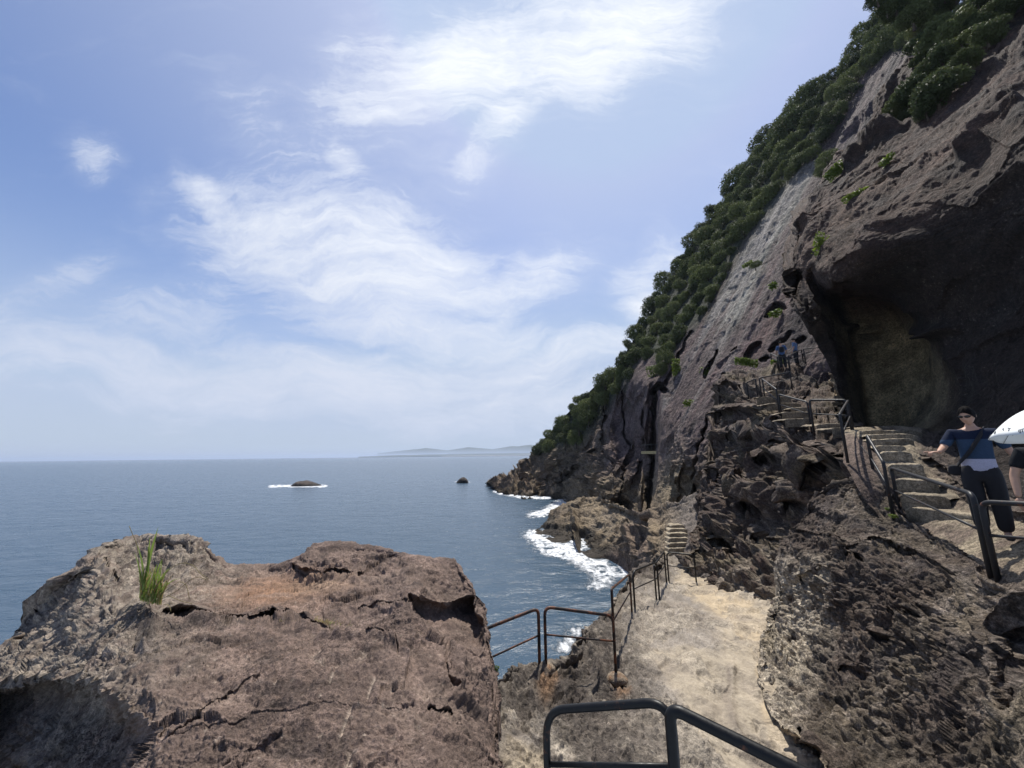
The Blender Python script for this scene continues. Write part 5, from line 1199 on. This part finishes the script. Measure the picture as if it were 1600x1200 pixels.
def person(loc, rz, label, pose, shirt, group=None, fine=True, extras=()):
    V3 = Vector; J = dict(
        pel=V3((0, 0, .93)), ab=V3((0, .0, 1.08)), ch=V3((0, .005, 1.26)), ut=V3((0, .015, 1.38)), nk=V3((0, .01, 1.47)), hd=V3((0, -.012, 1.54)),
        hipL=V3((.095, 0, .88)), knL=V3((.105, -.02, .49)), anL=V3((.11, .02, .09)), toL=V3((.125, -.14, .035)),
        hipR=V3((-.095, 0, .88)), knR=V3((-.105, -.02, .49)), anR=V3((-.11, .02, .09)), toR=V3((-.125, -.14, .035)),
        shL=V3((.175, .01, 1.39)), elL=V3((.25, .03, 1.12)), wrL=V3((.28, -.06, .88)),
        shR=V3((-.175, .01, 1.39)), elR=V3((-.25, .03, 1.12)), wrR=V3((-.28, -.06, .88)))
    J.update({k: V3(v) for k, v in pose.get('J', {}).items()})
    rr = dict(pel=(.15, .105), ab=(.135, .095), ch=(.15, .105), ut=(.12, .08), nk=.052, hd=.05, hipL=.088, knL=.056, anL=.038, toL=(.04, .025), hipR=.088, knR=.056, anR=.038, toR=(.04, .025),
              shL=.055, elL=.042, wrL=.026, shR=.055, elR=.042, wrR=.026)
    for s in 'LR':
        J['mf'+s] = J['el'+s].lerp(J['wr'+s], .35); rr['mf'+s] = .040; J['cf'+s] = J['kn'+s].lerp(J['an'+s], .3)+V3((0, .02, 0)); rr['cf'+s] = .056
    E = [('pel', 'ab'), ('ab', 'ch'), ('ch', 'ut'), ('ut', 'nk'), ('nk', 'hd')]
    for s in 'LR': E += [('pel', 'hip'+s), ('hip'+s, 'kn'+s), ('kn'+s, 'cf'+s), ('cf'+s, 'an'+s), ('an'+s, 'to'+s), ('ut', 'sh'+s), ('sh'+s, 'el'+s), ('el'+s, 'mf'+s), ('mf'+s, 'wr'+s)]
    g = [skin_mesh('b', ({k: (J[k], rr[k]) for k in J}, E), 2)]
    hc = J['hd']+V3(pose.get('hoff', (0, -.012, .085))); yaw = pose.get('yaw', 0); tilt = pose.get('tilt', 0)
    hv, hf, HR = head_geo(hc, yaw, tilt); g.append((hv, hf))
    for s in 'LR':
        dd = V3(pose.get('hd'+s, tuple(J['wr'+s]-J['mf'+s]))); pl = V3(pose.get('pl'+s, (.9 if s == 'R' else -.9, 0, 0)))
        g.append(hand_geo(J['wr'+s], dd, pl, pose.get('curl'+s, .35), pose.get('pt'+s, False), 1.05))
    root = empty('person', loc, rz, label, 'person', group)
    def ch(name, geo, mat, par=root): return mesh_obj(name, geo[0], geo[1], mat, par)
    body = ch('body', join(*g), M_skin)
    # shirt: torso tube and sleeves over the body
    hem = pose.get('hem', .80); sl = pose.get('sleeve', .92)
    SJ = {'h': (V3((0, 0, hem)), (.185, .135)), 'h2': (V3((0, 0, hem+.13)), (.175, .128)), 'ab': (J['ab'], (.165, .12)), 'ch': (J['ch'], (.175, .125)), 'ut': (J['ut'], (.135, .095)), 'n': (J['ut'].lerp(J['nk'], .45), (.075, .065))}
    SE = [('h', 'h2'), ('h2', 'ab'), ('ab', 'ch'), ('ch', 'ut'), ('ut', 'n')]
    for s in 'LR':
        e = J['sh'+s].lerp(J['el'+s], sl); SJ['s'+s] = (J['sh'+s], .074); SJ['m'+s] = (J['sh'+s].lerp(J['el'+s], .5), .068); SJ['e'+s] = (e, .064); SE += [('ut', 's'+s), ('s'+s, 'm'+s), ('m'+s, 'e'+s)]
    ch('shirt', skin_mesh('s', (SJ, SE), 3), shirt)
    PJ = {'p0': (V3((0, 0, 1.02)), (.155, .115)), 'p': (V3((0, 0, .88)), (.155, .12))}; PE = [('p0', 'p')]
    for s in 'LR': PJ.update({'h'+s: (J['hip'+s]+V3((0, 0, -.08)), .118), 'k'+s: (J['kn'+s], .095), 'a'+s: (J['an'+s]+V3((0, -.005, -.01)), .078)}); PE += [('p', 'h'+s), ('h'+s, 'k'+s), ('k'+s, 'a'+s)]
    ch('trousers', skin_mesh('t', (PJ, PE), 2), pose.get('tm', M_black))
    for s in 'LR':
        a, t_ = J['an'+s], J['to'+s]; dz = V3((0, 0, .0))
        ch('shoe', skin_mesh('sh', ({'a': (a+V3((0, .03, -.045)), (.042, .045)), 'b': (a.lerp(t_, .5)+V3((0, 0, -.02)), (.046, .04)), 'c': (t_+V3((0, -.03, 0)), (.044, .03))}, [('a', 'b'), ('b', 'c')]), 2), M_shoe)
    # hair cap
    V = []; Fc = []; n, m = 40, 16
    for i in range(m+1):
        for j in range(n):
            a = 2*PI*j/n; front = max(0, -math.sin(a)); th = (PI*.60-front**1.5*PI*.25)*i/m
            x, y, z = math.sin(th)*math.cos(a), math.sin(th)*math.sin(a), math.cos(th)
            k = 1+.10*math.sin(9*a+5*th)*.3+.03*math.sin(23*a)
            V.append(hc+HR @ V3((x*.083*k, y*.103*k+.004, z*.136*k)))
    for i in range(m):
        for j in range(n): Fc.append((i*n+j, i*n+(j+1) % n, (i+1)*n+(j+1) % n, (i+1)*n+j))
    ch('hair', (V, Fc), M_hair)
    for e in extras: e(root, J, hc, HR, ch)
    return root
def sunglasses(root, J, hc, HR, ch):
    V = []; Fc = []
    for sx in (-1, 1):
        o = len(V); n = 20
        for k in range(3):
            for j in range(n):
                a = 2*PI*j/n; r = (1, .8, .01)[k]; x = sx*.033+.029*math.cos(a)*r; z = .008+.019*math.sin(a)*r
                V.append(hc+HR @ Vector((x, -.100+.9*x*x*6-(.003*k), z)))
        for k in range(2):
            for j in range(n): Fc.append((o+k*n+j, o+k*n+(j+1) % n, o+(k+1)*n+(j+1) % n, o+(k+1)*n+j))
    fr = []
    for pts in [[(-.06, -.085, .014), (-.078, -.04, .014), (-.080, .01, .008)], [(.06, -.085, .014), (.078, -.04, .014), (.080, .01, .008)], [(-.01, -.103, .012), (.01, -.103, .012)]]:
        fr.append(tube_geo([hc+HR @ Vector(p) for p in pts], .0025, 6))
    ch('sunglasses', join((V, Fc), *fr), M_glass)
def strap(root, J, hc, HR, ch):
    pts = [(.115, .03, 1.455), (.10, -.075, 1.41), (.03, -.140, 1.28), (-.06, -.146, 1.12), (-.165, -.10, .985), (-.20, 0, .93), (-.15, .12, 1.0), (0, .135, 1.2), (.09, .11, 1.39), (.115, .03, 1.455)]
    V = []; Fc = []; q = rounded([Vector(p) for p in pts], .08, 4); n = len(q)
    for i, p in enumerate(q):
        d = (q[min(i+1, n-1)]-q[max(i-1, 0)]).normalized(); out = Vector((p.x, p.y, 0)).normalized(); s = d.cross(out).normalized()*.022
        V += [p-s, p-s+out*.006, p+s+out*.006, p+s]
    for i in range(n-1):
        for k in range(4): Fc.append((4*i+k, 4*i+(k+1) % 4, 4*i+4+(k+1) % 4, 4*i+4+k))
    ch('bag_strap', (V, Fc), M_black)
    g = skin_mesh('bag', ({'a': (Vector((-.215, 0, .96)), (.03, .075)), 'b': (Vector((-.225, 0, .80)), (.035, .085))}, [('a', 'b')]), 2); ch('shoulder_bag', g, M_black)
def watch(root, J, hc, HR, ch):
    w = J['wrL']; d = (J['wrL']-J['mfL']).normalized(); V, Fc = tube_geo([w-d*.035, w-d*.015], .031, 14); ch('wristband', (V, Fc), M_glass)
man_shirt = shirt_mat('colour_block_shirt', [(1.035, (.40, .40, .50)), (1.30, (.030, .055, .10)), (9, (.010, .016, .036))])
mp = P(1556, 842, 5.06)
person(mp, rad(-50), 'man in sunglasses and a blue and white shirt on the stairs, pointing left',
       dict(J=dict(elR=(-.29, -.10, 1.19), wrR=(-.33, -.33, 1.13), elL=(.29, .05, 1.14), wrL=(.40, -.02, .92), shR=(-.185, 0, 1.39), shL=(.185, .015, 1.385), knR=(-.085, -.06, .50), anR=(-.09, .0, .12), toR=(-.10, -.16, .06)),
            yaw=rad(-18), tilt=rad(14), hdR=(-.75, -.55, .05), plR=(.1, .2, -1.), ptR=True, curlR=.15, curlL=.35, hem=.81, sleeve=.93, hoff=(-.008, -.03, .082)), man_shirt, None, True, (sunglasses, strap, watch))
black_shirt = shirt_mat('black_shirt', [(9, (.010, .011, .014))])
up = P(1686, 908, 4.2)
U = up+Vector((0, 0, 0))
person(up, rad(-42), 'visitor in a black short sleeved shirt at the right edge, under the white parasol',
       dict(J=dict(elR=(-.27, .0, 1.12), wrR=(-.29, -.10, .87), elL=(.24, -.16, 1.18), wrL=(.10, -.34, 1.28)), sleeve=.72, hdL=(0, -.15, 1.), plL=(-1, 0, 0), curlL=1.0), black_shirt)
# white parasol
def parasol():
    M_par = plain_mat('parasol_cloth', (.72, .74, .72), .7, 0, 3, .04)
    top = P(1640, 634, 4.05); root = empty('parasol', top-Vector((0, 0, .75)), 0, 'white parasol with small dark printed sprigs near its rim, held at the right edge', 'parasol')
    axis = Vector((.12, .05, 1)).normalized(); ex = axis.orthogonal().normalized(); ey = axis.cross(ex)
    V = []; Fc = []; n, m = 64, 16; R_, H = .45, .36
    def pt(u, a, off=0):
        rib = abs(math.cos(4*a)); r = R_*u*(1-.045*(1-rib)*u**2); z = -H*(u**2.1)-.02*(1-rib)*(-1)*u*u*.6
        return top+(ex*math.cos(a)+ey*math.sin(a))*(r+off)+axis*(z+off)
    for i in range(m+1):
        for j in range(n): V.append(pt(i/m, 2*PI*j/n))
    for i in range(m):
        for j in range(n): Fc.append((i*n+j, i*n+(j+1) % n, (i+1)*n+(j+1) % n, (i+1)*n+j))
    cn = child('canopy', V, Fc, M_par, root); md = cn.modifiers.new('thick', 'SOLIDIFY'); md.thickness = .002
    r = random.Random(3); V = []; Fc = []
    for k in range(26):
        a = k*2*PI/26+r.uniform(-.06, .06); u = r.uniform(.84, .94); q = [pt(u+.012*i*math.sin(k), a+.03*i, .003) for i in range(4)]
        g = tube_geo(q, .0022, 5); o = len(V); V += g[0]; Fc += [tuple(x+o for x in f) for f in g[1]]
        for i in range(3):
            b = pt(u+.012*i+r.uniform(-.04, .04), a+.03*i+.02, .003); g = tube_geo([q[i], b], [.0022, .004], 5); o = len(V); V += g[0]; Fc += [tuple(x+o for x in f) for f in g[1]]
    p_ = child('printed_sprigs', V, Fc, plain_mat('sprig_print', (.16, .17, .17), .7), root)
    for k in range(8):
        a = 2*PI*k/8; V, Fc = tube_geo([pt(i/8, a, -.004) for i in range(9)], .002, 5); child('rib', V, Fc, M_rail_grey, root)
    V, Fc = tube_geo([top+axis*.05, top-axis*.72], .006, 8); child('shaft', V, Fc, M_rail_grey, root)
parasol()
blue = shirt_mat('blue_shirt', [(9, (.05, .10, .22))]); blue2 = shirt_mat('pale_blue_shirt', [(9, (.09, .15, .27))])
def backpack(root, J, hc, HR, ch):
    g = skin_mesh('bp', ({'a': (Vector((0, .17, 1.36)), (.13, .07)), 'b': (Vector((0, .19, 1.12)), (.15, .09)), 'c': (Vector((0, .17, .98)), (.13, .07))}, [('a', 'b'), ('b', 'c')]), 2); ch('backpack', g, M_black)
person(P(1225, 577, 22.8), rad(150), 'far visitor in dark blue with a backpack, left of the two', dict(J=dict(elR=(-.27, -.1, 1.14), wrR=(-.22, -.3, 1.05))), blue, 'visitors at the top of the path', True, (backpack,))
person(P(1246, 571, 23.6), rad(215), 'far visitor in a lighter blue shirt, right of the two', dict(tilt=.2), blue2, 'visitors at the top of the path')

# ------------------------------------------------------------------ the air between here and the far shore
def haze():
    V, Fc = box_geo((0, 14000, 46), (30000, 0, 0), (0, 16500, 0), (0, 0, 52))
    m = bpy.data.materials.new('haze'); m.use_nodes = True; t = NT(m.node_tree); t.n.clear()
    out = t.new('ShaderNodeOutputMaterial'); v = t.new('ShaderNodeVolumePrincipled')
    v.inputs['Color'].default_value = (.68, .80, 1, 1); v.inputs['Density'].default_value = HAZE; v.inputs['Anisotropy'].default_value = .2
    t.l.new(v.outputs[0], out.inputs['Volume']); o = mesh_obj('haze', V, Fc, m, None, False); tag(o, kind='stuff')
HAZE = 1.3e-4
haze()
